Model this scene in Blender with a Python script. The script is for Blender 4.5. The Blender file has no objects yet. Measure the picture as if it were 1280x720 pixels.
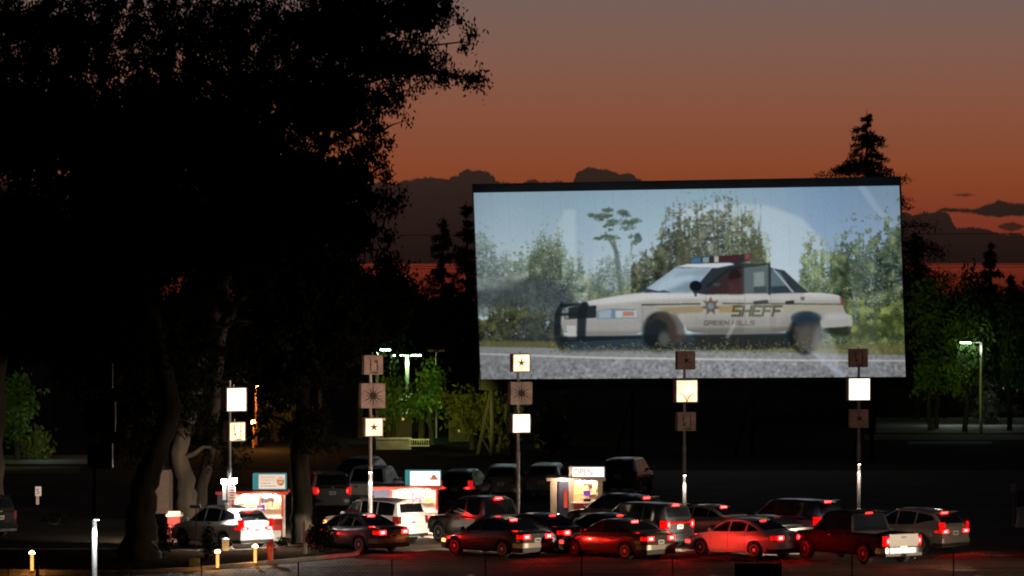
import bpy, math, random
import numpy as np
from mathutils import Vector, Matrix
R = math.radians
sc = bpy.context.scene
COL = sc.collection
F, HC, Y0 = 4800.0, 10.0, 370.0          # lens (px at 1280 wide), eye height, horizon row

def P3(px, py, s):                        # a photo point at scale s px/m -> world
    return Vector(((px - 640) / s, F / s, HC - (py - Y0) / s))
def GX(px, s): return Vector(((px - 640) / s, F / s, 0.0))

# ------------------------------------------------------------------ mesh builder
class MB:
    def __init__(self): self.v = []; self.f = []; self.m = []
    def add(self, vs, fs, mi=0):
        o = len(self.v); self.v += [tuple(x) for x in vs]
        self.f += [[i + o for i in f] for f in fs]; self.m += [mi] * len(fs); return self
    def box(self, c, d, mi=0, rz=0.0, rx=0.0, ry=0.0, bev=0.0):
        M = Matrix.Rotation(rz, 3, 'Z') @ Matrix.Rotation(ry, 3, 'Y') @ Matrix.Rotation(rx, 3, 'X')
        hx, hy, hz = d[0] / 2, d[1] / 2, d[2] / 2
        if bev <= 0:
            vs = [(x, y, z) for x in (-hx, hx) for y in (-hy, hy) for z in (-hz, hz)]
            fs = [[0, 1, 3, 2], [4, 6, 7, 5], [0, 4, 5, 1], [2, 3, 7, 6], [0, 2, 6, 4], [1, 5, 7, 3]]
        else:
            b = bev
            ring = [(-hx + b, -hy), (hx - b, -hy), (hx, -hy + b), (hx, hy - b), (hx - b, hy), (-hx + b, hy), (-hx, hy - b), (-hx, -hy + b)]
            k = lambda p: (p[0] - math.copysign(min(b, abs(p[0])), p[0]) * .7, p[1] - math.copysign(min(b, abs(p[1])), p[1]) * .7)
            vs = [k(p) + (-hz,) for p in ring] + [p + (-hz + b,) for p in ring] + [p + (hz - b,) for p in ring] + [k(p) + (hz,) for p in ring]
            fs = []
            for L in range(3):
                for i in range(8):
                    j = (i + 1) % 8
                    fs.append([L * 8 + i, L * 8 + j, L * 8 + 8 + j, L * 8 + 8 + i])
            fs.append(list(range(7, -1, -1))); fs.append(list(range(24, 32)))
        c = Vector(c)
        return self.add([M @ Vector(v) + c for v in vs], fs, mi)
    def tube(self, pts, rad, n=8, mi=0, cap=True):
        pts = [Vector(p) for p in pts]
        if not hasattr(rad, '__len__'): rad = [rad] * len(pts)
        vs = []; fs = []; up = None
        for i, p in enumerate(pts):
            a = pts[max(0, i - 1)]; b = pts[min(len(pts) - 1, i + 1)]
            t = (b - a); t = t.normalized() if t.length > 1e-9 else Vector((0, 0, 1))
            if up is None:
                up = Vector((1, 0, 0)) if abs(t.x) < .8 else Vector((0, 1, 0))
            u = (up - t * up.dot(t)); u = u.normalized() if u.length > 1e-6 else t.orthogonal().normalized()
            w = t.cross(u); up = u
            for k in range(n):
                an = 2 * math.pi * k / n
                vs.append(p + (u * math.cos(an) + w * math.sin(an)) * rad[i])
        for i in range(len(pts) - 1):
            for k in range(n):
                k2 = (k + 1) % n
                fs.append([i * n + k, i * n + k2, (i + 1) * n + k2, (i + 1) * n + k])
        if cap:
            fs.append(list(range(n - 1, -1, -1))); fs.append([(len(pts) - 1) * n + k for k in range(n)])
        return self.add(vs, fs, mi)
    def lathe(self, prof, n=20, mi=0, axis='Z', c=(0, 0, 0)):
        vs = []; fs = []
        for r, h in prof:
            for k in range(n):
                a = 2 * math.pi * k / n
                x, y = r * math.cos(a), r * math.sin(a)
                v = (x, y, h) if axis == 'Z' else ((x, h, y) if axis == 'Y' else (h, x, y))
                vs.append((v[0] + c[0], v[1] + c[1], v[2] + c[2]))
        for i in range(len(prof) - 1):
            for k in range(n):
                k2 = (k + 1) % n
                fs.append([i * n + k, i * n + k2, (i + 1) * n + k2, (i + 1) * n + k])
        if prof[0][0] > 1e-4: fs.append(list(range(n)))
        if prof[-1][0] > 1e-4: fs.append([(len(prof) - 1) * n + k for k in range(n)])
        return self.add(vs, fs, mi)
    def poly(self, pts, thick, mi=0, axis='Y'):
        """pts in (x,z), extruded along -y by thick from y=0"""
        n = len(pts)
        vs = [(p[0], 0, p[1]) for p in pts] + [(p[0], -thick, p[1]) for p in pts]
        fs = [list(range(n - 1, -1, -1)), list(range(n, 2 * n))]
        for i in range(n):
            j = (i + 1) % n
            fs.append([i, j, n + j, n + i])
        return self.add(vs, fs, mi)
    def grid(self, rows, mi=0):
        n = len(rows[0]); vs = [p for r in rows for p in r]; fs = []
        for i in range(len(rows) - 1):
            for k in range(n - 1):
                fs.append([i * n + k, i * n + k + 1, (i + 1) * n + k + 1, (i + 1) * n + k])
        return self.add(vs, fs, mi)
    def build(self, name, mats, parent=None, smooth=None):
        me = bpy.data.meshes.new(name)
        me.from_pydata(self.v, [], self.f)
        mats = mats if isinstance(mats, (list, tuple)) else [mats]
        for m in mats: me.materials.append(m)
        if len(mats) > 1: me.polygons.foreach_set('material_index', self.m)
        me.update()
        if smooth is not None:
            me.shade_smooth(); me.set_sharp_from_angle(angle=R(smooth))
        return link(name, me, parent)

def link(name, data, parent=None, loc=None):
    o = bpy.data.objects.new(name, data); COL.objects.link(o)
    if parent: o.parent = parent
    if loc is not None: o.location = loc
    return o
def tag(o, label=None, cat=None, group=None, kind=None):
    if label: o['label'] = label
    if cat: o['category'] = cat
    if group: o['group'] = group
    if kind: o['kind'] = kind
    return o
def empty(name, loc, rz=0.0, label=None, cat=None, group=None):
    o = link(name, None); o.location = loc; o.rotation_euler = (0, 0, rz); o.empty_display_size = .2
    return tag(o, label, cat, group)

# ------------------------------------------------------------------ materials
def lin(h):
    h = h.lstrip('#'); c = [int(h[i:i + 2], 16) / 255 for i in (0, 2, 4)]
    return tuple(x / 12.92 if x <= .04045 else ((x + .055) / 1.055) ** 2.4 for x in c)
def mat(name, col, rough=.6, metal=0.0, coat=0.0, noise=0.0, nscale=8.0, spec=.5, bump=0.0, col2=None, stretch=None):
    m = bpy.data.materials.new(name); m.use_nodes = True; nt = m.node_tree
    b = nt.nodes['Principled BSDF']
    b.inputs['Base Color'].default_value = (*col, 1); b.inputs['Roughness'].default_value = rough
    b.inputs['Metallic'].default_value = metal; b.inputs['Coat Weight'].default_value = coat
    b.inputs['Coat Roughness'].default_value = .06
    b.inputs['Specular IOR Level'].default_value = spec
    if noise > 0 or bump > 0 or col2:
        tc = nt.nodes.new('ShaderNodeTexCoord'); no = nt.nodes.new('ShaderNodeTexNoise')
        no.inputs['Scale'].default_value = nscale; no.inputs['Detail'].default_value = 6
        if stretch:
            mp = nt.nodes.new('ShaderNodeMapping'); mp.inputs['Scale'].default_value = stretch
            nt.links.new(tc.outputs['Object'], mp.inputs[0]); nt.links.new(mp.outputs[0], no.inputs['Vector'])
        else: nt.links.new(tc.outputs['Object'], no.inputs['Vector'])
        if noise > 0 or col2:
            cr = nt.nodes.new('ShaderNodeValToRGB')
            c2 = col2 or tuple(min(1, c * (1 + noise)) for c in col); c1 = col if col2 else tuple(c * (1 - noise) for c in col)
            cr.color_ramp.elements[0].position = .32; cr.color_ramp.elements[1].position = .68
            cr.color_ramp.elements[0].color = (*c1, 1); cr.color_ramp.elements[1].color = (*c2, 1)
            nt.links.new(no.outputs['Fac'], cr.inputs[0]); nt.links.new(cr.outputs[0], b.inputs['Base Color'])
        if bump > 0:
            bp = nt.nodes.new('ShaderNodeBump'); bp.inputs['Strength'].default_value = bump; bp.inputs['Distance'].default_value = .05
            nt.links.new(no.outputs['Fac'], bp.inputs['Height']); nt.links.new(bp.outputs[0], b.inputs['Normal'])
    return m
def emit(name, col, st, noise=0.0, nscale=4.0):
    m = bpy.data.materials.new(name); m.use_nodes = True; nt = m.node_tree
    nt.nodes.remove(nt.nodes['Principled BSDF'])
    e = nt.nodes.new('ShaderNodeEmission'); e.inputs[0].default_value = (*col, 1); e.inputs[1].default_value = st
    if noise:
        tc = nt.nodes.new('ShaderNodeTexCoord'); no = nt.nodes.new('ShaderNodeTexNoise'); no.inputs['Scale'].default_value = nscale
        mr = nt.nodes.new('ShaderNodeMapRange'); mr.inputs[1].default_value = .3; mr.inputs[2].default_value = .7
        mr.inputs[3].default_value = st * (1 - noise); mr.inputs[4].default_value = st * (1 + noise)
        nt.links.new(tc.outputs['Object'], no.inputs['Vector']); nt.links.new(no.outputs['Fac'], mr.inputs[0]); nt.links.new(mr.outputs[0], e.inputs[1])
    nt.links.new(e.outputs[0], nt.nodes['Material Output'].inputs[0])
    return m
def pane(name, tint=(.9, .9, .9), gl=.08):
    m = bpy.data.materials.new(name); m.use_nodes = True; nt = m.node_tree
    nt.nodes.remove(nt.nodes['Principled BSDF'])
    t = nt.nodes.new('ShaderNodeBsdfTransparent'); t.inputs[0].default_value = (*tint, 1)
    g = nt.nodes.new('ShaderNodeBsdfGlossy'); g.inputs['Roughness'].default_value = .05
    mx = nt.nodes.new('ShaderNodeMixShader'); mx.inputs[0].default_value = gl
    nt.links.new(t.outputs[0], mx.inputs[1]); nt.links.new(g.outputs[0], mx.inputs[2])
    nt.links.new(mx.outputs[0], nt.nodes['Material Output'].inputs[0])
    return m

M = dict(
    asphalt=None,
    tyre=mat('tyre_rubber', (.012, .012, .012), .8, noise=.3, nscale=30),
    rim=mat('alloy_rim', (.55, .54, .53), .35, metal=.45, noise=.1),
    glass=mat('dark_car_glass', (.006, .007, .009), .04, spec=.7, noise=.1, nscale=2),
    plastic=mat('black_plastic', (.012, .012, .013), .5, noise=.3, nscale=20),
    under=mat('underbody', (.006, .006, .006), .9, noise=.3),
    chrome=mat('chrome', (.6, .6, .6), .18, metal=1, noise=.05),
    plate=mat('licence_plate', (.6, .58, .5), .5, noise=.2, nscale=30),
    tail=emit('tail_lamp_lit', (1, .004, .003), 1.1, .6, 9),
    tailmid=emit('tail_glow_lit', (1, .010, .010), 14, .4, 12),
    bulb=emit('tail_bulb_lit', (1, .0030, .0028), 520),
    bulb_dim=emit('tail_bulb_dim', (1, .02, .015), 9),
    tail_dim=emit('tail_lamp_dim', (1, .015, .012), .7, .4, 9),
    tail_off=mat('tail_lamp_unlit', (.12, .006, .005), .2, noise=.2),
    brake=emit('brake_lamp_lit', (1, .005, .005), 170, .3, 9),
    brake_dim=emit('brake_lamp_dim', (1, .02, .015), 6, .3, 9),
    amber=emit('amber_front_lens', (1, .3, .08), 5, .4, 9),  # amber and red emission used on some front lenses
    redlens=emit('red_front_lens', (1, .05, .04), 2.5, .4, 9),
    lens=mat('clear_lens', (.3, .3, .3), .1, noise=.1),
    white=mat('white_paint', (.75, .73, .7), .45, noise=.08, nscale=3),
    offwhite=mat('grubby_white', (.55, .52, .48), .6, noise=.2, nscale=5),
    red=mat('red_trim', (.42, .035, .025), .5, noise=.25, nscale=6),
    redkerb=mat('red_kerb_paint', (.26, .03, .025), .7, noise=.5, nscale=3),
    navy=mat('navy_panel', (.035, .035, .075), .6, noise=.2),
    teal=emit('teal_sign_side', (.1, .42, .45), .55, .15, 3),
    wood=mat('pale_timber', (.5, .36, .25), .6, noise=.2, nscale=4, stretch=(1, 1, .1)),
    steel=mat('galvanised_steel', (.42, .38, .36), .45, metal=.3, noise=.15, nscale=4),
    darksteel=mat('dark_steel', (.02, .02, .022), .55, metal=.3, noise=.3),
    box=mat('sign_box_metal', (.42, .30, .26), .55, noise=.30, nscale=2.5),
    emblem=mat('emblem_black', (.025, .012, .012), .7, noise=.2),
    emblemred=emit('emblem_backlit', (.40, .05, .025), .45, .3, 6),
    lit=emit('sign_face_lit', (1, .74, .42), 1.9, .28, 1.6),
    litw=emit('sign_face_white', (1, .84, .62), 3.6, .22, 1.6),
    floods=emit('flood_lamp', (.92, 1, .97), 350),
    pathl=emit('path_lamp', (1, .55, .16), 60),
    board=emit('booth_sign_panel', (1, .96, .88), 1.5, .05, 2),
    boardcream=emit('booth_sign_panel_cream', (1, .80, .62), .85, .08, 2),
    ceil=emit('booth_tube_light', (1, .82, .64), 95),
    bark=mat('bark', (.03, .022, .016), .9, noise=.55, nscale=3, bump=.8, stretch=(1, 1, .25)),
    bark_pale=mat('pale_peeling_bark', (.05, .034, .022), .9, noise=.6, nscale=2.2, bump=.8, stretch=(1, 1, .3)),
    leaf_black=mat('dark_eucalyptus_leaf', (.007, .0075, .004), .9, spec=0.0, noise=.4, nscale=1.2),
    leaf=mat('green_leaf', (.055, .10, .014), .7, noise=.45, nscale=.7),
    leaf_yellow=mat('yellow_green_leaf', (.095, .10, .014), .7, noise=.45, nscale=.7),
    needle=mat('conifer_needles', (.014, .018, .010), .8, noise=.4, nscale=.7),
    bark_dark=mat('dark_bark', (.010, .008, .006), .95, spec=.05, noise=.5, nscale=3, bump=.8, stretch=(1, 1, .25)),
    mulch=mat('bark_mulch', (.022, .014, .009), .95, spec=0, noise=.6, nscale=6, bump=1),
    concrete=mat('concrete', (.30, .28, .25), .85, noise=.25, nscale=3),
    fence=mat('fence_black', (.008, .008, .008), .7, noise=.3),
    kerbstone=mat('kerb_stone', (.12, .095, .075), .85, noise=.4, nscale=2),
    hydrant=mat('hydrant_red', (.22, .014, .010), .35, noise=.15),
    frame=mat('screen_frame', (.016, .013, .012), .8, noise=.4, nscale=.5),
    lampled=emit('street_lamp_led', (.72, 1, .85), 45),
    lampwarm=emit('street_lamp_sodium', (1, .42, .1), 40),
    lampsoft=emit('street_lamp_soft', (1, .75, .4), 25),
)
def paint(name, col, metal=.25, rough=.28):
    return mat('car_paint_' + name, col, rough, metal=metal, coat=.6, noise=.06, nscale=2)

# ------------------------------------------------------------------ camera, render, sky
cam = bpy.data.cameras.new('camera'); co = link('camera', cam)
co.location = (0, 0, HC); co.rotation_euler = (R(90), 0, 0)
cam.sensor_width = 36; cam.lens = 36 * F / 1280; cam.shift_y = (Y0 - 360) / 1280
cam.clip_start = 1; cam.clip_end = 20000
sc.camera = co
sc.render.engine = 'CYCLES'
sc.view_settings.view_transform = 'Standard'; sc.view_settings.look = 'None'; sc.view_settings.exposure = 0
cy = sc.cycles
cy.use_denoising = True; cy.max_bounces = 5; cy.diffuse_bounces = 3; cy.glossy_bounces = 3; cy.transparent_max_bounces = 8
cy.sample_clamp_indirect = 4.0; cy.caustics_reflective = False; cy.caustics_refractive = False
cy.filter_width = 2.0
try: cy.use_light_tree = True
except Exception: pass

w = bpy.data.worlds.new('World'); sc.world = w; w.use_nodes = True
nt = w.node_tree; bg = nt.nodes['Background']; N = nt.nodes; Lk = nt.links
def mth(op, a, b=None, c=None, clamp=False):
    n = N.new('ShaderNodeMath'); n.operation = op; n.use_clamp = clamp
    for i, v in enumerate((a, b, c)):
        if v is None: continue
        if isinstance(v, (int, float)): n.inputs[i].default_value = v
        else: Lk.new(v, n.inputs[i])
    return n.outputs[0]
def smooth(v, a, b):
    n = N.new('ShaderNodeMapRange'); n.interpolation_type = 'SMOOTHSTEP'
    Lk.new(v, n.inputs[0]); n.inputs[1].default_value = a; n.inputs[2].default_value = b; return n.outputs[0]
def curve(v, pts, x0, x1, y0, y1):
    mr = N.new('ShaderNodeMapRange'); Lk.new(v, mr.inputs[0]); mr.inputs[1].default_value = x0; mr.inputs[2].default_value = x1
    fc = N.new('ShaderNodeFloatCurve'); c = fc.mapping.curves[0]
    q = [((x - x0) / (x1 - x0), (y - y0) / (y1 - y0)) for x, y in pts]
    c.points[0].location = q[0]; c.points[1].location = q[-1]
    for p in q[1:-1]: c.points.new(*p)
    for p in c.points: p.handle_type = 'VECTOR'
    fc.mapping.update(); Lk.new(mr.outputs[0], fc.inputs[1])
    m2 = N.new('ShaderNodeMapRange'); Lk.new(fc.outputs[0], m2.inputs[0]); m2.inputs[3].default_value = y0; m2.inputs[4].default_value = y1
    return m2.outputs[0]
tc = N.new('ShaderNodeTexCoord'); sx = N.new('ShaderNodeSeparateXYZ'); Lk.new(tc.outputs['Generated'], sx.inputs[0])
az = mth('ARCTAN2', sx.outputs[0], sx.outputs[1])
xp = mth('MULTIPLY_ADD', az, F, 640.0)                     # azimuth in lens pixels
el = mth('ARCSINE', sx.outputs[2]); ep = mth('MULTIPLY', el, F)   # elevation in lens pixels
cmb = N.new('ShaderNodeCombineXYZ'); Lk.new(xp, cmb.inputs[0]); Lk.new(ep, cmb.inputs[1])
def noise2(scale, det=5, rough=.55):
    n = N.new('ShaderNodeTexNoise'); n.inputs['Scale'].default_value = scale; n.inputs['Detail'].default_value = det; n.inputs['Roughness'].default_value = rough
    Lk.new(cmb.outputs[0], n.inputs['Vector']); return mth('SUBTRACT', n.outputs['Fac'], .5)
nb = mth('MULTIPLY_ADD', noise2(.17, 5, .6), .35, noise2(.06, 6, .68)); ns = noise2(.02, 4)
top = curve(xp, [(0, 138), (505, 142), (528, 149), (560, 146), (574, 153), (586, 159), (604, 157), (614, 153), (624, 143), (650, 141), (664, 146), (676, 141), (716, 142), (722, 155), (736, 162), (760, 159), (790, 152), (812, 142), (900, 130), (1080, 100), (1140, 103), (1165, 105), (1183, 103), (1194, 84), (1222, 86), (1238, 80), (1290, 74)], 0, 1290, 0, 200)
tb = mth('MULTIPLY_ADD', nb, 19.0, top)
m1 = smooth(mth('SUBTRACT', tb, ep), -1.0, 1.6)
bot = smooth(mth('MULTIPLY_ADD', ns, 2.0, ep), 38.5, 41.5)
bank = mth('MULTIPLY', m1, bot)
h2 = curve(xp, [(1100, 0), (1168, 0), (1178, 3), (1210, 3.5), (1225, 7), (1246, 12), (1262, 9), (1290, 10)], 1100, 1290, 0, 40)
c2 = curve(xp, [(1100, 108), (1175, 107), (1215, 105), (1245, 108), (1290, 106)], 1100, 1290, 0, 200)
d2 = mth('ABSOLUTE', mth('SUBTRACT', ep, c2))
bank2 = smooth(mth('SUBTRACT', mth('MULTIPLY_ADD', nb, 9.0, h2), d2), -.5, 3.0)
h3 = curve(xp, [(1100, -6), (1180, -6), (1188, 1), (1202, 2.5), (1216, .5), (1225, -6), (1236, -6), (1246, 3), (1262, 7), (1275, 2), (1290, -5)], 1100, 1290, -20, 20)
c3 = curve(xp, [(1100, 125.5), (1225, 125.5), (1230, 86), (1290, 86)], 1100, 1290, 0, 200)
d3 = mth('ABSOLUTE', mth('SUBTRACT', ep, c3))
bank3 = smooth(mth('SUBTRACT', mth('MULTIPLY_ADD', nb, 8.0, h3), d3), -1, 2.5)
cl = mth('MAXIMUM', bank, mth('MAXIMUM', bank2, mth('MULTIPLY', bank3, .85)))
rp = N.new('ShaderNodeValToRGB'); mrp = N.new('ShaderNodeMapRange'); Lk.new(ep, mrp.inputs[0]); mrp.inputs[2].default_value = 2000
Lk.new(mrp.outputs[0], rp.inputs[0])
stops = [(0, '#501910'), (40, '#6a261a'), (90, '#763023'), (150, '#824027'), (230, '#824d3b'), (300, '#7c564a'), (370, '#705b56'), (520, '#4a4448'), (900, '#1c1e26'), (2000, '#0b0c11')]
els = rp.color_ramp.elements
els[0].position = 0; els[0].color = (*lin(stops[0][1]), 1); els[1].position = 1; els[1].color = (*lin(stops[-1][1]), 1)
for p, c in stops[1:-1]:
    e = els.new(p / 2000); e.color = (*lin(c), 1)
cloudc = N.new('ShaderNodeMixRGB'); cloudc.blend_type = 'MIX'
Lk.new(smooth(mth('MULTIPLY_ADD', ns, 60.0, ep), 40, 160), cloudc.inputs[0])
cloudc.inputs[1].default_value = (*lin('#171112'), 1); cloudc.inputs[2].default_value = (*lin('#231a1c'), 1)
mx = N.new('ShaderNodeMixRGB'); Lk.new(cl, mx.inputs[0]); Lk.new(rp.outputs[0], mx.inputs[1]); Lk.new(cloudc.outputs[0], mx.inputs[2])
# afterglow only round the set sun; below the horizon and behind, night
azf = smooth(mth('ABSOLUTE', az), 1.7, .35)
dk = N.new('ShaderNodeMixRGB'); Lk.new(azf, dk.inputs[0]); dk.inputs[1].default_value = (.0035, .0042, .007, 1); Lk.new(mx.outputs[0], dk.inputs[2])
Lk.new(dk.outputs[0], bg.inputs[0]); bg.inputs[1].default_value = 1.0
sky = N.new('ShaderNodeTexSky'); sky.sky_type = 'NISHITA'; sky.sun_disc = False; sky.sun_elevation = R(-4.0); sky.sun_rotation = R(4)
bg2 = N.new('ShaderNodeBackground'); Lk.new(sky.outputs[0], bg2.inputs[0]); bg2.inputs[1].default_value = .05
ad = N.new('ShaderNodeAddShader'); Lk.new(bg.outputs[0], ad.inputs[0]); Lk.new(bg2.outputs[0], ad.inputs[1])
Lk.new(ad.outputs[0], N['World Output'].inputs[0])

# ------------------------------------------------------------------ lamps
def lamp(kind, name, loc, power, col, rad=.05, aim=None, angle=60, blend=.5, parent=None):
    l = bpy.data.lights.new(name, kind); l.energy = power; l.color = col; l.shadow_soft_size = rad
    o = link(name, l, parent, loc)
    if kind == 'SPOT':
        l.spot_size = R(angle); l.spot_blend = blend
    if aim is not None:
        o.rotation_euler = (Vector(aim) - Vector(loc)).to_track_quat('-Z', 'Y').to_euler()
    return o

# ------------------------------------------------------------------ ground
def asphalt():
    m = mat('asphalt_lot', (.04, .037, .034), .85, spec=.08)
    nt = m.node_tree; b = nt.nodes['Principled BSDF']
    tcn = nt.nodes.new('ShaderNodeTexCoord')
    a = nt.nodes.new('ShaderNodeTexNoise'); a.inputs['Scale'].default_value = .22; a.inputs['Detail'].default_value = 7
    g = nt.nodes.new('ShaderNodeTexNoise'); g.inputs['Scale'].default_value = 9; g.inputs['Detail'].default_value = 5
    mp = nt.nodes.new('ShaderNodeMapping'); mp.inputs['Scale'].default_value = (.25, 2.2, 1)
    s = nt.nodes.new('ShaderNodeTexNoise'); s.inputs['Scale'].default_value = .8; s.inputs['Detail'].default_value = 6
    for n in (a, g): nt.links.new(tcn.outputs['Object'], n.inputs['Vector'])
    nt.links.new(tcn.outputs['Object'], mp.inputs[0]); nt.links.new(mp.outputs[0], s.inputs['Vector'])
    mx1 = nt.nodes.new('ShaderNodeMath'); mx1.operation = 'MULTIPLY'; nt.links.new(a.outputs[0], mx1.inputs[0]); nt.links.new(s.outputs[0], mx1.inputs[1])
    mx2 = nt.nodes.new('ShaderNodeMath'); mx2.operation = 'MULTIPLY_ADD'; nt.links.new(g.outputs[0], mx2.inputs[0]); mx2.inputs[1].default_value = .2; nt.links.new(mx1.outputs[0], mx2.inputs[2])
    cr = nt.nodes.new('ShaderNodeValToRGB'); cr.color_ramp.elements[0].position = .22; cr.color_ramp.elements[1].position = .5
    cr.color_ramp.elements[0].color = (.022, .018, .014, 1); cr.color_ramp.elements[1].color = (.12, .095, .07, 1)
    nt.links.new(mx2.outputs[0], cr.inputs[0]); nt.links.new(cr.outputs[0], b.inputs['Base Color'])
    bp = nt.nodes.new('ShaderNodeBump'); bp.inputs['Strength'].default_value = .5; bp.inputs['Distance'].default_value = .03
    nt.links.new(g.outputs[0], bp.inputs['Height']); nt.links.new(bp.outputs[0], b.inputs['Normal'])
    return m
M['asphalt'] = asphalt()
def sheet(name, pts, z, m):
    mb = MB(); mb.add([(x, y, z) for x, y in pts], [list(range(len(pts)))])
    o = mb.build(name, m); return tag(o, kind='structure')
sheet('ground', [(-2500, -60), (2500, -60), (2500, 9000), (-2500, 9000)], 0, M['asphalt'])
M['road'] = mat('pale_road', (.20, .20, .19), .8, noise=.3, nscale=.4)
M['lawn'] = mat('verge_grass', (.07, .08, .025), .9, noise=.4, nscale=.6)
def gq(x0, x1, ya, yb):                   # rectangle on the ground from photo rows
    sa, sb = (ya - Y0) / HC, (yb - Y0) / HC
    return [((x0 - 640) / sb, F / sb), ((x1 - 640) / sb, F / sb), ((x1 - 640) / sa, F / sa), ((x0 - 640) / sa, F / sa)]
sheet('road', gq(1095, 1330, 522, 541), .004, M['road'])
sheet('verge', gq(1080, 1330, 543, 550), .004, M['lawn'])
sheet('pavement', gq(1135, 1240, 552, 555), .006, M['road'])
sheet('far_road', gq(-40, 110, 569, 580), .004, M['road'])
sheet('far_pavement', gq(-40, 100, 583, 592), .004, M['lawn'])

sheet('unlit_ground', gq(-900, 2200, 376, 588), .002, mat('unlit_ground_black', (.0022, .0022, .0018), .95, spec=.05, noise=.4, nscale=.3))  # near-black sheet: night shade of the far ground put into its colour
# planter island with red painted kerb
def island():
    edge = [(-30, 716), (60, 716.5), (150, 718), (250, 712.5), (330, 705.5), (400, 699), (440, 694.5), (450, 691), (444, 687.5), (425, 685), (395, 684), (340, 688), (300, 691), (215, 692), (150, 690), (-30, 690)]
    pts = [GX(x, (y - Y0) / HC) for x, y in edge]
    h = .13; n = len(pts)
    c = sum(pts, Vector()) / n
    mb = MB(); top = []
    for p in pts: top.append((p.x, p.y, h - .02))
    mb.add(top, [list(range(n))[::-1]] if False else [list(range(n))])
    tag(mb.build('planting_bed', M['mulch']), kind='structure')
    k = MB(); wd = .16
    rows = []
    for i, p in enumerate(pts):
        a, b = pts[i - 1], pts[(i + 1) % n]
        t = (b - a).normalized(); nr = Vector((t.y, -t.x, 0))
        if nr.dot(p - c) < 0: nr = -nr
        o = p + nr * wd
        rows.append([(o.x, o.y, 0), (o.x, o.y, h - .015), (o.x - nr.x * .02, o.y - nr.y * .02, h), (p.x, p.y, h), (p.x, p.y, 0)])
    rows.append(rows[0]); k.grid(rows[5:11]); tag(k.build('red_kerb', M['redkerb']), kind='structure')
    k = MB(); k.grid(rows[:6]); k.grid(rows[10:]); tag(k.build('kerb', M['kerbstone']), kind='structure')
island()

# ------------------------------------------------------------------ cars
def interp(pts, x):
    return float(np.interp(x, [p[0] for p in pts], [p[1] for p in pts]))
SPEC = dict(
    sedan=dict(L=4.7, W=1.82, wb=2.72, xo=.05, r=.325, clear=.2, cr=.035,
        top=[(-2.35, .90), (-2.30, .97), (-2.1, 1.0), (-1.55, 1.03), (-.9, .97), (.3, .93), (1.0, .92), (1.6, .84), (2.1, .73), (2.27, .63), (2.35, .5)],
        roof=[(-1.78, 1.0), (-1.2, 1.28), (-.85, 1.40), (-.4, 1.455), (.05, 1.455), (.25, 1.43), (.6, 1.26), (1.08, .90)],
        side=[(-1.42, -.86), (-.79, -.02), (.05, .92)], rw=(-1.62, -.93), fw=(.32, 1.0), lz=(.74, .89), lin=.44, bz=1.35, bx=-.98, plz=.62),
    coupe=dict(L=4.45, W=1.78, wb=2.6, xo=.05, r=.32, clear=.18, cr=.03,
        top=[(-2.22, .84), (-2.18, .92), (-1.9, .95), (-1.5, .96), (-.9, .92), (.3, .90), (1.0, .88), (1.6, .80), (2.0, .69), (2.15, .6), (2.22, .48)],
        roof=[(-1.75, .95), (-1.1, 1.2), (-.7, 1.31), (-.3, 1.35), (.05, 1.34), (.25, 1.31), (.6, 1.16), (1.08, .87)],
        side=[(-1.2, -.72), (-.64, .9)], rw=(-1.6, -.8), fw=(.32, 1.0), lz=(.70, .83), lin=.46, bz=1.24, bx=-.85, plz=.6),
    suv=dict(L=4.65, W=1.86, wb=2.7, xo=.03, r=.36, clear=.24, cr=.03,
        top=[(-2.32, .98), (-2.26, 1.06), (-1.6, 1.08), (-.9, 1.04), (.3, 1.0), (.95, 1.0), (1.6, .94), (2.05, .84), (2.24, .72), (2.32, .56)],
        roof=[(-2.26, 1.06), (-1.96, 1.38), (-1.74, 1.53), (-1.3, 1.61), (-.6, 1.67), (.0, 1.67), (.2, 1.63), (.55, 1.42), (1.1, .98)],
        side=[(-1.85, -1.02), (-.95, -.08), (-.01, .95)], rw=(-2.2, -1.82), fw=(.27, 1.03), lz=(.80, 1.20), lin=.52, bz=1.50, bx=-1.76, plz=.72),
    boxy=dict(L=4.7, W=1.86, wb=2.7, xo=.03, r=.37, clear=.26, cr=.03,
        top=[(-2.35, 1.05), (-2.31, 1.1), (-1.6, 1.1), (-.9, 1.08), (.3, 1.05), (.95, 1.05), (1.6, 1.0), (2.15, .93), (2.29, .82), (2.35, .62)],
        roof=[(-2.31, 1.1), (-2.2, 1.45), (-2.12, 1.66), (-1.7, 1.74), (-.6, 1.76), (.15, 1.74), (.35, 1.69), (.6, 1.48), (1.05, 1.03)],
        side=[(-2.05, -1.12), (-1.04, -.12), (-.04, .9)], rw=(-2.27, -2.15), fw=(.4, 1.0), lz=(.80, 1.12), lin=.66, bz=1.66, bx=-2.1, plz=.8),
    pickup=dict(L=5.8, W=1.98, wb=3.6, xo=.08, r=.40, clear=.32, cr=.02,
        top=[(-2.9, 1.10), (-2.86, 1.17), (-.95, 1.17), (-.7, 1.16), (.5, 1.14), (1.25, 1.14), (1.9, 1.10), (2.55, 1.05), (2.8, .95), (2.9, .72)],
        roof=[(-.98, 1.15), (-.86, 1.6), (-.78, 1.80), (-.5, 1.88), (.2, 1.91), (.65, 1.88), (.82, 1.83), (1.05, 1.6), (1.5, 1.12)],
        side=[(-.72, .12), (.2, 1.12)], rw=(-.975, -.79), fw=(.88, 1.44), lz=(.72, 1.10), lin=.74, bz=1.80, bx=-.83, plz=.58, bed=(-2.78, -1.02)),
)
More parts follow.
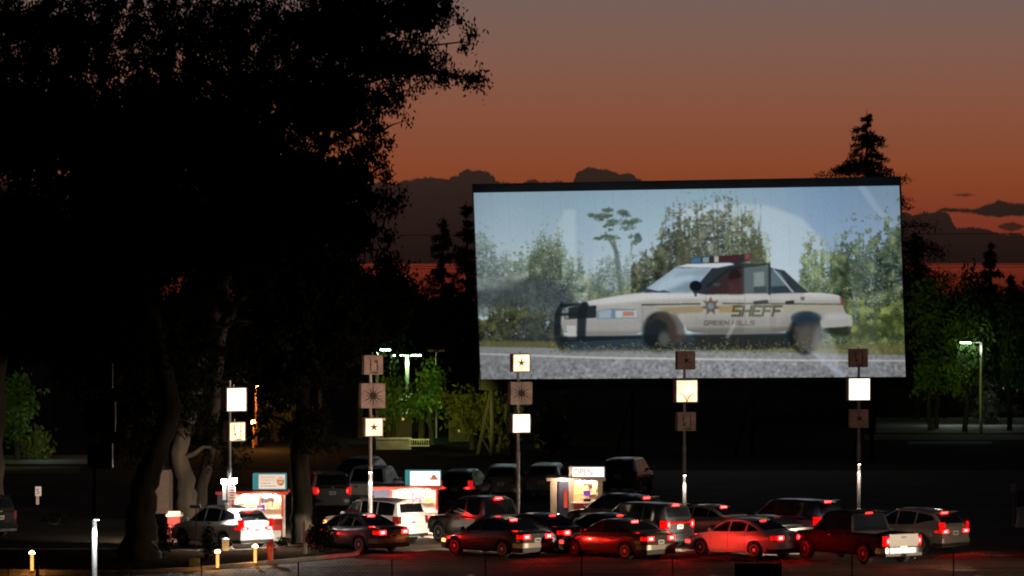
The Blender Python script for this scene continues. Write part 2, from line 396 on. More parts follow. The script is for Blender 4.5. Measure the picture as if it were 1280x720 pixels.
def car_shapes(kind):
    S = SPEC[kind]; L, W = S['L'], S['W']; hl, hw = L / 2, W / 2; r = S['r']; Ra = r + .065
    ax = [S['xo'] - S['wb'] / 2, S['xo'] + S['wb'] / 2]
    def plan(x):
        q = abs(x) / hl
        return hw * (1 - (.24 * q ** 6 if x > 0 else .15 * q ** 9))
    def zb(x):
        z = S['clear'] + (.06 if abs(x) > hl - .12 else 0)
        for a in ax:
            d = x - a
            if abs(d) < Ra: z = max(z, r + math.sqrt(Ra * Ra - d * d) * .97)
        return z
    xs = set(p[0] for p in S['top'])
    for i in range(37): xs.add(-hl + L * i / 36)
    for q in (.02, .05, .1, .16): xs.add(-hl + q); xs.add(hl - q)
    for a in ax:
        for k in range(17):
            xs.add(a + (Ra - 1e-3) * math.cos(math.pi * k / 16))
        xs.add(a - Ra - .004); xs.add(a + Ra + .004)
    bed = S.get('bed')
    if bed: xs |= {bed[0], bed[0] + .01, bed[1], bed[1] - .01}
    xs = sorted(x for x in xs if -hl <= x <= hl)
    xs = [x for i, x in enumerate(xs) if i == 0 or x - xs[i - 1] > .003]
    rings = []
    for x in xs:
        zt = interp(S['top'], x); b = min(zb(x), zt - .12); wv = plan(x)
        mid = .52 * (zt + S['clear'])
        side = [(wv * .86, b), (wv * .965, max(b, S['clear'] + .10)), (wv * .992, max(b, mid - .12)), (wv, max(b, mid + .02)), (wv * .985, max(b, zt - .17)), (wv * .962, max(b, zt - .055)), (wv * .925, zt - .008)]
        if bed and bed[0] < x < bed[1]:
            inner = [(wv * .90, zt), (wv * .895, .62), (0, .62)]
        else:
            inner = [(wv * .86, zt + .008), (wv * .5, zt + S['cr'] * .75), (0, zt + S['cr'])]
        half = [(0, b)] + side + inner
        rings.append([(x, y, z) for y, z in half] + [(x, -y, z) for y, z in half[-2:0:-1]])
    body = MB(); n = len(rings[0])
    vs = [p for rg in rings for p in rg]; fs = []
    for i in range(len(rings) - 1):
        for k in range(n):
            k2 = (k + 1) % n
            fs.append([i * n + k, i * n + k2, (i + 1) * n + k2, (i + 1) * n + k])
    fs.append(list(range(n))[::-1]); fs.append([(len(rings) - 1) * n + k for k in range(n)])
    body.add(vs, fs)
    # cabin
    rf = S['roof']; zmax = max(p[1] for p in rf); zbelt = lambda x: interp(S['top'], x)
    tumble = .255 if kind not in ('boxy', 'pickup') else .17
    z00 = zbelt(0)
    def ys(x, z): return plan(x) * .95 - (z - z00) / (zmax - z00) * tumble
    zr = lambda x: interp(rf, x)
    cx = set(p[0] for p in rf)
    for i in range(22): cx.add(rf[0][0] + (rf[-1][0] - rf[0][0]) * i / 21)
    cx = sorted(cx); rings = []
    for x in cx:
        z1 = zr(x); z0 = min(zbelt(x) - .03, z1 - .01)
        zs = max(z0 + .005, z1 - .06)
        half = [(0, z0), (ys(x, z0), z0), (ys(x, zs), zs), (ys(x, z1) - .035, z1 - .018), (ys(x, z1) - .09, z1), (ys(x, z1) * .5, z1 + .018), (0, z1 + .025)]
        rings.append([(x, y, z) for y, z in half] + [(x, -y, z) for y, z in half[-2:0:-1]])
    n = len(rings[0]); vs = [p for rg in rings for p in rg]; fs = []
    for i in range(len(rings) - 1):
        for k in range(n):
            k2 = (k + 1) % n
            fs.append([i * n + k, i * n + k2, (i + 1) * n + k2, (i + 1) * n + k])
    fs.append(list(range(n))[::-1]); fs.append([(len(rings) - 1) * n + k for k in range(n)])
    body.add(vs, fs)
    # seams and sill trim (black) live in the body's mesh
    for sy in (1, -1):
        for xd in [S['side'][0][0] + .1] + [(a[1] + b[0]) / 2 for a, b in zip(S['side'], S['side'][1:])] + [S['side'][-1][1] - .02]:
            if any(abs(xd - a) < Ra for a in ax): continue
            zt = zbelt(xd); wv = plan(xd); mid = .52 * (zt + S['clear'])
            prof = [(wv * .968, S['clear'] + .11), (wv * .994, mid - .12), (wv * 1.002, mid + .02), (wv * .987, zt - .17), (wv * .966, zt - .055)]
            for (ya, za), (yb, zb_) in zip(prof, prof[1:]):
                body.add([(xd - .008, sy * (ya + .003), za), (xd + .008, sy * (ya + .003), za), (xd + .008, sy * (yb + .003), zb_), (xd - .008, sy * (yb + .003), zb_)], [[0, 1, 2, 3]], 1)
    # trunk lid / tailgate seam
    zt = zbelt(-hl); we = plan(-hl)
    for z in ((S['lz'][0] - .1),):
        body.box((-hl - .002, 0, z), (.008, we * 1.3, .012), 1)
    def topglass(x0, x1, inset):
        rows = []
        for i in range(7):
            x = x0 + (x1 - x0) * i / 6; z1 = zr(x)
            d = .02; sl = (zr(x + d) - zr(x - d)) / (2 * d); nrm = Vector((-sl, 0, 1)).normalized() * .009
            yw = ys(x, z1) - inset
            rows.append([(x + nrm.x, yw * t, z1 + .025 - .007 * abs(t) * 2 * .5 + nrm.z) for t in (-1, -.5, 0, .5, 1)])
        g = MB(); g.grid(rows); return g
    G = dict(rear=topglass(*S['rw'], .12), front=topglass(*S['fw'], .10))
    G['sides'] = []
    for x0, x1 in S['side']:
        for sy in (1, -1):
            lo, hi = [], []
            for i in range(9):
                x = x0 + (x1 - x0) * i / 8
                zl = zbelt(x) + .045 + (max(0, -x - .9) * .16 if kind == 'suv' else 0); zh = max(zl + .004, zr(x) - .085)
                lo.append((x, sy * (ys(x, zl) + .007), zl)); hi.append((x, sy * (ys(x, zh) + .007), zh))
            g = MB(); g.grid([lo, hi]); G['sides'].append((sy, g))
    def wrap(z0, z1, front, yin, off, xlen=.32, sy=1):
        sgn = 1 if front else -1
        pl = []
        for q in (xlen, xlen * .6, .12, .06, .02, 0):
            x = sgn * (hl - q); pl.append((x + (sgn * off if q < .05 else 0), plan(x) + off * (1 if q > 0 else .6)))
        pl.append((sgn * (hl + off), plan(sgn * hl) * .6 + yin * .4)); pl.append((sgn * (hl + off), yin))
        g = MB(); n2 = len(pl)
        g.grid([[(x, sy * y, z0) for x, y in pl], [(x, sy * y, (z0 + z1) / 2 + 0) for x, y in pl], [(x, sy * y, z1) for x, y in pl]])
        # close behind
        g.add([(x, sy * y, z0) for x, y in pl] + [(x - sgn * .06, sy * (y - .05), z0) for x, y in pl], [[i, i + 1, n2 + i + 1, n2 + i] for i in range(n2 - 1)])
        g.add([(x, sy * y, z1) for x, y in pl] + [(x - sgn * .06, sy * (y - .05), z1) for x, y in pl], [[i, i + 1, n2 + i + 1, n2 + i] for i in range(n2 - 1)])
        return g
    return dict(S=S, body=body, G=G, wrap=wrap, plan=plan, ax=ax, zbelt=zbelt, zr=zr, ys=ys, hl=hl, hw=hw)
SH = {k: car_shapes(k) for k in SPEC}
WH = {}
def wheel_meshes(r, style):
    key = (r, style)
    if key in WH: return WH[key]
    t = MB(); wd = .22
    t.lathe([(r * .62, -wd / 2), (r * .93, -wd / 2), (r, -wd / 2 + .03), (r, wd / 2 - .03), (r * .93, wd / 2), (r * .64, wd / 2), (r * .62, wd / 2 - .05)], 28, axis='Y')
    a = t.build('tyre', M['tyre'], smooth=40)
    g = MB(); q = r * .64
    g.lathe([(q, wd / 2 + .002), (q * .93, wd / 2 + .004), (q * .88, wd / 2 - .02), (q * .86, wd / 2 - .05), (0.0, wd / 2 - .06)], 28, axis='Y', mi=1)
    ns = {'five': 5, 'ten': 9, 'six': 6}[style]
    for k in range(ns):
        an = 2 * math.pi * k / ns + .3
        wsp = .075 if ns < 7 else .035
        g.box((math.cos(an) * q * .5, wd / 2 - .018, math.sin(an) * q * .5), (q * .92, .03, wsp), 0, ry=-an)
    g.lathe([(.075, wd / 2 - .05), (.075, wd / 2 + .006), (.05, wd / 2 + .012), (0, wd / 2 + .012)], 14, axis='Y')
    g.lathe([(q * 1.0, wd / 2 + .0), (q * 1.0, wd / 2 + .008), (q * .92, wd / 2 + .008), (q * .9, wd / 2 - .02)], 28, axis='Y')
    b = g.build('rim', [M['rim'], M['plastic']], smooth=40)
    md = (a.data, b.data)
    for o in (a, b): bpy.data.objects.remove(o)
    WH[key] = md; return md
CARS = {}
def car(name, label, cx, s, yaw, kind, pm, cat='car', style='five', tail='tail', brake='brake', front_lens=None, group='cars queuing at the drive-in booths', head=0, rack=False, bar=False, bump=None, tg=None, flag=None, heading=None, rimm=None):
    D = SH[kind]; S = D['S']; hl, hw = D['hl'], D['hw']
    rz = R(180 - yaw) if heading is None else R(heading)
    root = empty(name, GX(cx, s), rz, label, cat, group)
    D['body'].build('body', [pm, M['plastic']], root, 32)
    ub = MB(); ub.box((S['xo'], 0, (S['clear'] + .62) / 2), (hl * 1.8, (hw - .27) * 2, .62 - S['clear'] - .05)); ub.build('underbody', M['under'], root)
    D['G']['rear'].build('rear_window', M['glass'], root, 60); D['G']['front'].build('windscreen', M['glass'], root, 60)
    for sy, g in D['G']['sides']: g.build('side_window', M['glass'], root)
    ta, rb = wheel_meshes(S['r'], style)
    for a in D['ax']:
        for sy in (1, -1):
            we = link('wheel', None, root, (a, sy * (D['plan'](a) - .115), S['r'])); we.rotation_euler = (0, random.uniform(0, 3), 0 if sy > 0 else math.pi)
            link('tyre', ta, we); o = link('rim', rb, we)
    z0, z1 = S['lz']
    for sy in (1, -1):
        zm = (z0 + z1) / 2
        g = D['wrap'](z0, z1, False, S['lin'] if kind != 'suv' else D['plan'](hl) - .07, .012, {'pickup': .1, 'suv': .10}.get(kind, .26), sy)
        if kind == 'suv':
            g2 = D['wrap'](z0, z0 + .085, False, .42, .012, .30, sy); g.add(g2.v, g2.f)
        tlo = g.build('tail_light', M[tail], root)
        if tail in ('tail', 'tail_dim'):
            yb = S['lin'] * .45 + D['plan'](hl) * .55
            bz_, bh_ = (zm, .105) if kind in ('sedan', 'coupe') else ((z0 + .05, .075) if kind == 'suv' else (zm, .15))
            wb_ = .18 if kind in ('sedan', 'coupe', 'suv') else .06
            q = MB(); q.box((-hl - .016, sy * yb, bz_), (.008, wb_ * 1.9, bh_ * 1.45)); q.box((-hl + .035, sy * (D['plan'](hl) + .006), bz_), (.13, .05, bh_ * 1.2), rz=sy * .7)
            if tail == 'tail': q.build('lamp_glow', M['tailmid'], tlo)
            q = MB(); q.box((-hl - .022, sy * yb, bz_), (.008, wb_, bh_ * .85)); q.box((-hl + .02, sy * (D['plan'](hl) + .008), bz_), (.06, .05, bh_ * .7), rz=sy * .9)
            q.build('bulb', M['bulb' if tail == 'tail' else 'bulb_dim'], tlo)
        hz = S['lz'][0] - .02 if kind in ('sedan', 'coupe') else S['lz'][0] - .02
        zf = interp(S['top'], hl - .1)
        D['wrap'](zf - .19, zf - .07, True, D['plan'](hl) * .55, .012, .36, sy).build('headlight', M[front_lens] if front_lens else M['lens'], root)
    # bumpers
    def strip(z0, z1, off, front):
        g = MB()
        for sy in (1, -1):
            b = D['wrap'](z0, z1, front, 0.0, off, .42, sy); g.add(b.v, b.f)
        return g
    zbu = S['lz'][0] - .16 if kind in ('sedan', 'coupe') else .58
    bm = bump or (M['chrome'] if kind == 'pickup' else pm)
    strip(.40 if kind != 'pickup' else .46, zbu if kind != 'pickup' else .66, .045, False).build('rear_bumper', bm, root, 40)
    strip(S['clear'] + .03, .40 if kind != 'pickup' else .46, .02, False).build('bumper_valance', M['plastic'], root, 40)
    strip(S['clear'] + .03, .45, .03, True).build('front_bumper', pm, root, 40)
    b = MB(); b.box((S['bx'] - .01, 0, D['zr'](S['bx']) + .035 if kind not in ('boxy', 'pickup', 'suv') else S['bz'] + .05), (.06, .30, .04)); b.build('brake_light', M[brake], root)
    px = -hl - .012
    b = MB(); b.box((px, 0, S['plz'] + .06), (.014, .32, .16)); b.box((px - .009, 0, S['plz'] + .06), (.004, .22, .06), 1); b.build('licence_plate', [M['plate'], M['navy']], root)
    b = MB(); b.box((-hl - .008, 0, S['lz'][1] + .0), (.012, .12, .035)); b.build('badge', M['chrome'], root)
    for sy in (1, -1):
        xm = S['side'][-1][1] - .06; zm = D['zbelt'](xm) + .1
        b = MB(); b.box((xm, sy * (hw + .07), zm), (.10, .19, .14), bev=.03); b.tube([(xm, sy * (hw - .1), zm - .05), (xm, sy * (hw + .02), zm - .02)], .025, 6)
        b.build('wing_mirror', [pm], root, 40)
        for x0, x1 in (S['side'][-2:] if kind != 'coupe' else S['side'][-1:]):
            xh = x0 + .12; zh = D['zbelt'](xh) - .13
            b = MB(); b.box((xh, sy * (D['plan'](xh) * .99 + .012), zh), (.17, .03, .028), bev=.008); b.build('door_handle', pm if kind != 'pickup' else M['chrome'], root)
    ex = MB(); ex.tube([(-hl + .15, -.5, .27), (-hl - .05, -.5, .25)], .035, 10); ex.build('exhaust_pipe', M['chrome'], root)
    if kind == 'pickup':
        b = MB(); b.box((-hl - .010, 0, .93), (.014, 1.36, .46)); b.build('tailgate_panel', tg or pm, root)
        b = MB(); b.box((-hl - .02, 0, 1.05), (.02, .22, .06)); b.build('tailgate_handle', M['plastic'], root)
        b = MB(); b.box((-hl - .12, 0, .40), (.16, .07, .07)); b.build('tow_hitch', M['darksteel'], root)
    if kind in ('suv', 'boxy'):
        b = MB(); b.box((S['bx'] - .10, 0, S['bz'] + .085), (.22, 1.2, .03), bev=.01); b.build('roof_spoiler', pm, root)
    if bar:
        b = MB(); b.box((-hl - .02, 0, 1.02), (.02, 1.1, .07)); b.box((-hl - .018, 0, .62), (.02, .9, .05), 1); b.build('light_bar', [M['tail'], M['chrome']], root)
    if rack:
        for sy in (1, -1):
            b = MB(); zz = D['zr'](-.6)
            b.tube([(-1.6, sy * .58, zz - .02), (-1.5, sy * .58, zz + .09), (.0, sy * .58, zz + .10), (.12, sy * .58, zz + .0)], .022, 8); b.build('roof_rail', M['chrome'], root)
        for x in (-1.1, -.3):
            b = MB(); b.tube([(x, -.58, zz + .12), (x, .58, zz + .12)], .02, 8); b.build('roof_bar', M['chrome'], root)
    if head > 0:
        for sy in (1, -1):
            lamp('SPOT', 'headlamp_beam', (hl + .12, sy * hw * .62, .68), head, (1, .86, .66), .05, (hl + 6, sy * hw * .8, .05), 62, .8, root)
    if (cx, s) in ((620, 32.35), (770, 32.6), (929, 32.5), (1069, 33.1)): CARS[{620: 'B', 770: 'C', 929: 'D', 1069: 'E'}[cx]] = dict(o=root, hl=hl)
    return root
random.seed(7)
PA = {k: paint(k, *v) for k, v in dict(
    slate=((.055, .06, .075),), black=((.008, .008, .009), 0, .3), bronze=((.055, .042, .028), .3), silver=((.50, .48, .45), .5), white=((.78, .76, .72), 0), pearl=((.72, .70, .68), .1),
    charcoal=((.016, .016, .018), .1), grey=((.18, .17, .17), .5), navy=((.012, .014, .028),), lit_gate=((.085, .07, .055), .1, .35), dim_white=((.22, .18, .155), .2), matblack=((.006, .006, .006), 0, .45), lit_bumper=((.42, .36, .29), .2), brown=((.05, .035, .03),), beige=((.42, .38, .33), .4)).items()}
PA['matblack'].node_tree.nodes['Principled BSDF'].inputs['Coat Weight'].default_value = 0
PA['matblack'].node_tree.nodes['Principled BSDF'].inputs['Specular IOR Level'].default_value = .1
PA['matblack'].node_tree.nodes['Principled BSDF'].inputs['Roughness'].default_value = .6
H = 2600
car('sedan', 'slate grey saloon, tail lamps lit, just behind the red kerb end', 443, 31.75, 47, 'sedan', PA['slate'], bump=PA['lit_bumper'], head=H * .3, style='six')  # paler bumper here and on the next two: light put into the colour
car('sedan', 'black saloon with warm lit rear bumper, in front of the black pickup', 620, 32.35, 47, 'sedan', PA['black'], bump=PA['lit_bumper'], front_lens='amber', head=H * .3)
car('sedan', 'bronze grey saloon with red tail lamps, nearest car below the OPEN booth', 770, 32.6, 45, 'sedan', PA['bronze'], bump=PA['lit_bumper'], front_lens='redlens', head=H)
car('sedan', 'pale silver saloon glowing red along its side', 929, 32.5, 44, 'sedan', PA['pearl'], style='ten', front_lens='redlens', head=H, brake='brake_dim')
car('pickup_truck', 'dark pickup truck with bright lit tailgate, lowest right vehicle', 1069, 33.1, 57, 'pickup', PA['matblack'], 'pickup truck', tg=PA['lit_gate'], style='six', head=H * .7, brake='brake_dim')  # tailgate paint lighter than the body: light on it put into the colour
car('crossover', 'white crossover with lit tail lamps, rightmost car in the queue', 1137, 31.75, 46, 'suv', PA['dim_white'], 'crossover', head=H * .5)  # white car in toned-down paint: its dim light put into the colour
car('crossover', 'white crossover by the left booth behind the garden lights', 276, 31.35, 48, 'suv', PA['white'], 'crossover', tail='tail', style='five', head=H * .4)
car('pickup_truck', 'black crew cab pickup truck with big alloy wheels right of the middle booth', 607, 30.9, 51, 'pickup', PA['charcoal'], 'pickup truck', style='six', head=H * 1.5)
car('suv', 'white sport utility car behind the slate grey saloon', 468, 30.6, 46, 'boxy', PA['white'], 'suv', tail='tail_off', front_lens='amber', head=H * .4)
car('sedan', 'dark saloon half hidden between the black and the bronze saloons', 668, 31.75, 45, 'sedan', PA['charcoal'], head=H * .3, brake='brake_dim')
car('sedan', 'dark saloon whose roof shows behind the bronze saloon', 752, 31.75, 45, 'sedan', PA['slate'], tail='tail_dim', brake='brake_dim')
car('wagon', 'dark estate car with roof rails right of the OPEN booth', 770, 29.6, 45, 'suv', PA['brown'], 'wagon', rack=True, tail='tail_dim')
car('suv', 'dark red lit sport utility car in front of the roof rail estate', 797, 31.2, 46, 'boxy', PA['charcoal'], 'suv', head=H * .4, bar=True)
car('sedan', 'silver saloon with bright brake lamp behind the pale silver saloon', 882, 30.5, 45, 'sedan', PA['silver'], head=H * .3)
car('coupe', 'beige low coupe tucked behind the pale silver saloon', 950, 31.65, 45, 'coupe', PA['beige'], tail='tail_off', brake='tail_off')
car('suv', 'dark sport utility car with high brake lamp behind the dark pickup', 985, 30.7, 45, 'boxy', PA['navy'], 'suv', head=H * .3)
G2 = 'cars parked in the dark row behind the booths'
car('pickup_truck', 'old silver pickup parked tail on behind the middle booth', 466, 26.2, 0, 'pickup', PA['white'], 'pickup truck', tail='tail_off', brake='tail_off', group=G2, heading=76)
car('suv', 'black parked car with two red tail lamps left of the silver pickup', 410, 26.6, 0, 'boxy', PA['black'], 'suv', tail='tail_dim', brake='tail_off', group=G2, heading=98)
car('suv', 'dark parked car right of the middle booth sign', 582, 25.9, 0, 'suv', PA['charcoal'], 'suv', tail='tail_dim', brake='tail_off', group=G2, heading=78)
car('suv', 'dark grey parked car left of the third sign pole', 632, 25.2, 0, 'suv', PA['grey'], 'suv', tail='tail_off', brake='tail_off', group=G2, heading=84)
car('suv', 'grey parked car right of the third sign pole', 686, 25.0, 0, 'suv', PA['grey'], 'suv', tail='tail_off', brake='tail_off', group=G2, heading=80)
car('suv', 'dark parked car above the roof rail estate', 786, 24.4, 0, 'boxy', PA['black'], 'suv', tail='tail_off', brake='tail_off', group=G2, heading=75)
car('suv', 'black parked car behind the second sign pole', 459, 24.0, 0, 'suv', PA['navy'], 'suv', tail='tail_off', brake='tail_off', group=G2, heading=72)
car('suv', 'dark car cut by the left edge of the view', -42, 30.0, 45, 'boxy', PA['matblack'], 'suv', tail='tail_off', brake='tail_off', group=G2)

# ------------------------------------------------------------------ sign poles
def star(n, r0, r1, rot=0.0, alt=None):
    pts = []
    for k in range(2 * n):
        a = rot + math.pi * k / n + math.pi / 2
        r = (r0 if k % 2 == 0 else r1)
        if alt and k % 4 == 0: r = alt
        pts.append((r * math.cos(a), r * math.sin(a)))
    return pts
def emblem(kind, w):
    mb = MB()
    def sh(pts, dx=0, dz=0): mb.poly([(x + dx, z + dz) for x, z in pts], .006)
    if kind == 'burst': sh(star(12, w * .36, w * .12, 0, w * .5))
    elif kind == 'star6': sh(star(6, w * .28, w * .075, 0, w * .36))
    elif kind == 'star5': sh(star(5, w * .30, w * .09)); mb.box((0, -.003, -w * .28), (.025, .006, w * .25))
    elif kind == 'rays':
        for a in (-62, -38, -16, 0, 16, 38, 62):
            l = w * .42; mb.box((math.sin(R(a)) * l * .55, -.003, -w * .05 - math.cos(R(a)) * l * .55), (.022, .006, l * .9), ry=R(a) * 1)
    else:
        sh(star(6, w * .15, w * .04, 0, w * .2), w * .12 if kind == 'mixa' else -w * .14, w * .18 if kind == 'mixa' else -w * .14)
        for dx, l, z in ((-.16, .62, 0), (.2, .55, -.05)) if kind == 'mixa' else ((-.2, .4, .15), (.2, .65, .02)):
            mb.box((dx * w, -.003, z * w), (.035, .006, l * w)); sh(star(4, w * .10, w * .03), dx * w, z * w)
        sh([(-.3 * w, -.42 * w), (.3 * w, -.42 * w), (.22 * w, -.38 * w), (.05 * w, -.36 * w), (-.1 * w, -.39 * w)])
    return mb
def sign_pole(px, s, label, boxes, yaw, base_y=None, topy=None, dark=False, lampz=None, lampside=0):
    base = GX(px, s)
    root = empty('sign_pole', base, 0, label, 'sign pole', 'lot sign poles topped by square light boxes')
    topz = HC - (topy - Y0) / s
    pm = M['darksteel'] if dark else M['steel']
    b = MB(); b.tube([(0, 0, 0), (0, 0, 3.2), (0, 0, 3.22), (0, 0, topz - .05)], [.085, .085, .065, .06], 14); b.build('pole', pm, root, 50)
    b = MB(); b.box((0, 0, .015), (.34, .34, .03), bev=.01); b.lathe([(.11, .03), (.11, .12), (.09, .14)], 14); b.build('base_plate', M['steel'], root)
    for (bx0, y0, y1, lit, em) in boxes:
        zc = HC - ((y0 + y1) / 2 - Y0) / s; w = (y1 - y0) / s; dx = (bx0 - px) / s; d = .42
        bo = link('light_box', None, root, (dx, 0, zc)); bo.rotation_euler = (0, 0, R(yaw))
        b = MB(); b.box((0, .0, 0), (w, d, w), bev=.012); b.build('housing', M['darksteel'] if dark else M['box'], bo)
        if not dark:
            q = MB(); q.box((0, -d / 2 - .005, 0), (w * (.90 if lit else .92), .012, w * (.90 if lit else .92)))
            q.build('face_panel', (M['litw'] if lit == 2 else M['lit']) if lit else M['box'], bo)
            if em:
                e = emblem(em, w); eo = e.build('emblem', M['emblemred'] if lit else M['emblem'], bo); eo.location = (0, -d / 2 - .013, 0)
            b = MB()
            for sx in (-1, 1): b.box((sx * w * .47, -d / 2 - .008, 0), (w * .05, .02, w * .98)); b.box((0, -d / 2 - .008, sx * w * .47), (w * .88, .02, w * .045))
            b.build('rim_frame', M['box'], bo)
            b = MB(); b.tube([(0, 0, w / 2), (0, 0, w / 2 + .10)], .02, 6); b.build('finial', pm, bo)
    if lampz:
        z = HC - (lampz - Y0) / s
        lm = link('clamp_lamp', None, root, (.0, -.28, z))
        b = MB(); b.tube([(0, .2, .05), (0, .02, .08)], .018, 6); b.lathe([(.0, .12), (.05, .10), (.075, .0), (.07, 0)], 12); b.build('lamp_hood', M['darksteel'], lm, 40)
        b = MB(); b.lathe([(0, .03), (.05, .02), (.055, -.01), (0, -.02)], 12); b.build('lamp_bulb', emit('bulb', (1, .88, .72), 60), lm)
        lamp('SPOT', 'pole_light', (0, -.30, z - .05), 170, (1, .86, .72), .03, (0, -.05, z - 2.2), 70, .7, root)
    return root
sign_pole(118, 36.5, 'dark sign pole lit white at its foot, leftmost of the sign poles', [(125.5, 454, 485, 0, None), (125, 501, 540, 0, None), (125.5, 554, 585, 0, None)], 0, topy=450, dark=True)
sign_pole(287, 31.6, 'sign pole with floodlights and two glowing boxes, in the planting bed', [(292, 484, 514.5, 2, None), (293, 527, 551.5, 1, 'mixb')], 37, topy=474)
sign_pole(463, 31.2, 'sign pole before the left hand roadside lamps, star lit in its lowest box', [(465.5, 444, 468, 0, 'mixa'), (465, 479, 510, 0, 'burst'), (466, 522, 545.5, 1, 'star5')], 15, topy=445, lampz=590)
sign_pole(647.5, 28.6, 'sign pole with lit top and bottom boxes round a dark starburst box', [(650, 442, 465, 1, 'star5'), (650, 477, 505.5, 0, 'burst'), (650, 517, 541, 2, None)], 17, topy=442)
sign_pole(855.5, 27.5, 'sign pole with rays in its lit middle box, before the movie car rear wheel', [(856.5, 439, 462, 0, 'star6'), (857, 474, 503.5, 1, 'rays'), (857, 515, 538.5, 0, 'mixb')], 13, topy=440, lampz=594)
sign_pole(1073.5, 26.9, 'sign pole before the right end of the screen, plain white middle box', [(1072.5, 436, 459, 0, 'mixb'), (1073, 472, 501, 2, None), (1073, 511.5, 534.5, 0, 'star6')], 7, topy=437, lampz=580)
# floodlights and notices on the second pole
p = GX(287, 31.6)
fl = empty('floodlight', Vector((p.x, p.y - .12, 0)), 0, 'pair of glaring white floodlights clamped to the pole by the left booth', 'floodlight')
for dx, pyy in ((-.2, 602), (.2, 601)):
    z = HC - (pyy - Y0) / 31.6
    b = MB(); b.box((dx, 0, z), (.22, .14, .2), bev=.02); b.tube([(dx, .0, z - .1), (dx * .3, .06, z - .18)], .02, 6); b.build('lamp_housing', M['darksteel'], fl)
    b = MB(); b.box((dx, -.08, z), (.19, .02, .17), bev=.004); b.build('lamp_face', M['floods'], fl)
lamp('SPOT', 'flood_beam', (p.x + .3, p.y - .22, HC - (600 - Y0) / 31.6), 3600, (1, .96, .86), .08, GX(302, 32.0) + Vector((0, 0, .7)), 105, .9)
nt1 = empty('notice_board', Vector((p.x + .1, p.y - .12, 0)), 0, 'small red and white notice under the floodlights on the pole', 'notice')
b = MB(); b.box((0, 0, HC - (616 - Y0) / 31.6), (.30, .015, .55)); b.build('board', M['white'], nt1)
b = MB()
for k, wd in enumerate((.24, .2, .24, .16, .22)): b.box((0, -.010, HC - (609 + 3.3 * k - Y0) / 31.6), (wd, .006, .05))
b.build('print', M['red'], nt1)
nt2 = empty('notice_board', Vector((p.x - .2, p.y - .1, 0)), 0, 'narrow blank white notice left of the red one on the pole', 'notice')
b = MB(); b.box((0, 0, HC - (615 - Y0) / 31.6), (.13, .015, .62)); b.build('board', M['white'], nt2)
mbx = empty('meter_box', Vector((p.x - .09, p.y - .13, 0)), 0, 'grey electric meter box strapped to the pole in the planting bed', 'meter box')
b = MB(); b.box((0, 0, HC - (635 - Y0) / 31.6), (.18, .12, .42), bev=.015); b.lathe([(.06, -.08), (.06, -.05), (.0, -.05)], 12, axis='Y', c=(0, 0, HC - (632 - Y0) / 31.6)); b.build('case', M['offwhite'], mbx)
# lit foot of the leftmost pole with its lamp
p = GX(118, 36.5)
fp = empty('pole_lamp', Vector((p.x, p.y - .11, 0)), 0, 'small shaded lamp over the lit foot of the leftmost sign pole', 'lamp')
zt = HC - (650 - Y0) / 36.5
b = MB(); b.box((.14, -.12, zt + .04), (.34, .2, .03), bev=.01); b.tube([(0, 0, zt - .05), (.1, -.08, zt + .03)], .015, 6); b.build('lamp_hood', M['darksteel'], fp)
b = MB(); b.box((.1, -.1, zt + .018), (.16, .1, .015)); b.build('lamp_face', emit('lamp_white', (.9, 1, 1), 30), fp)
cv = MB(); cv.lathe([(.12, 0), (.12, 0.05), (.088, .06), (.088, zt - .04), (.086, zt - .02)], 14); cvo = cv.build('lit_foot_sleeve', M['white'], fp, 40); cvo.location = (0, .11, 0)  # added white sleeve: lamp light on the dark pole put into colour
lamp('SPOT', 'pole_light', (p.x + .12, p.y - .32, zt), 420, (.9, 1, 1), .03, (p.x, p.y - .1, zt - 2.0), 80, .7)

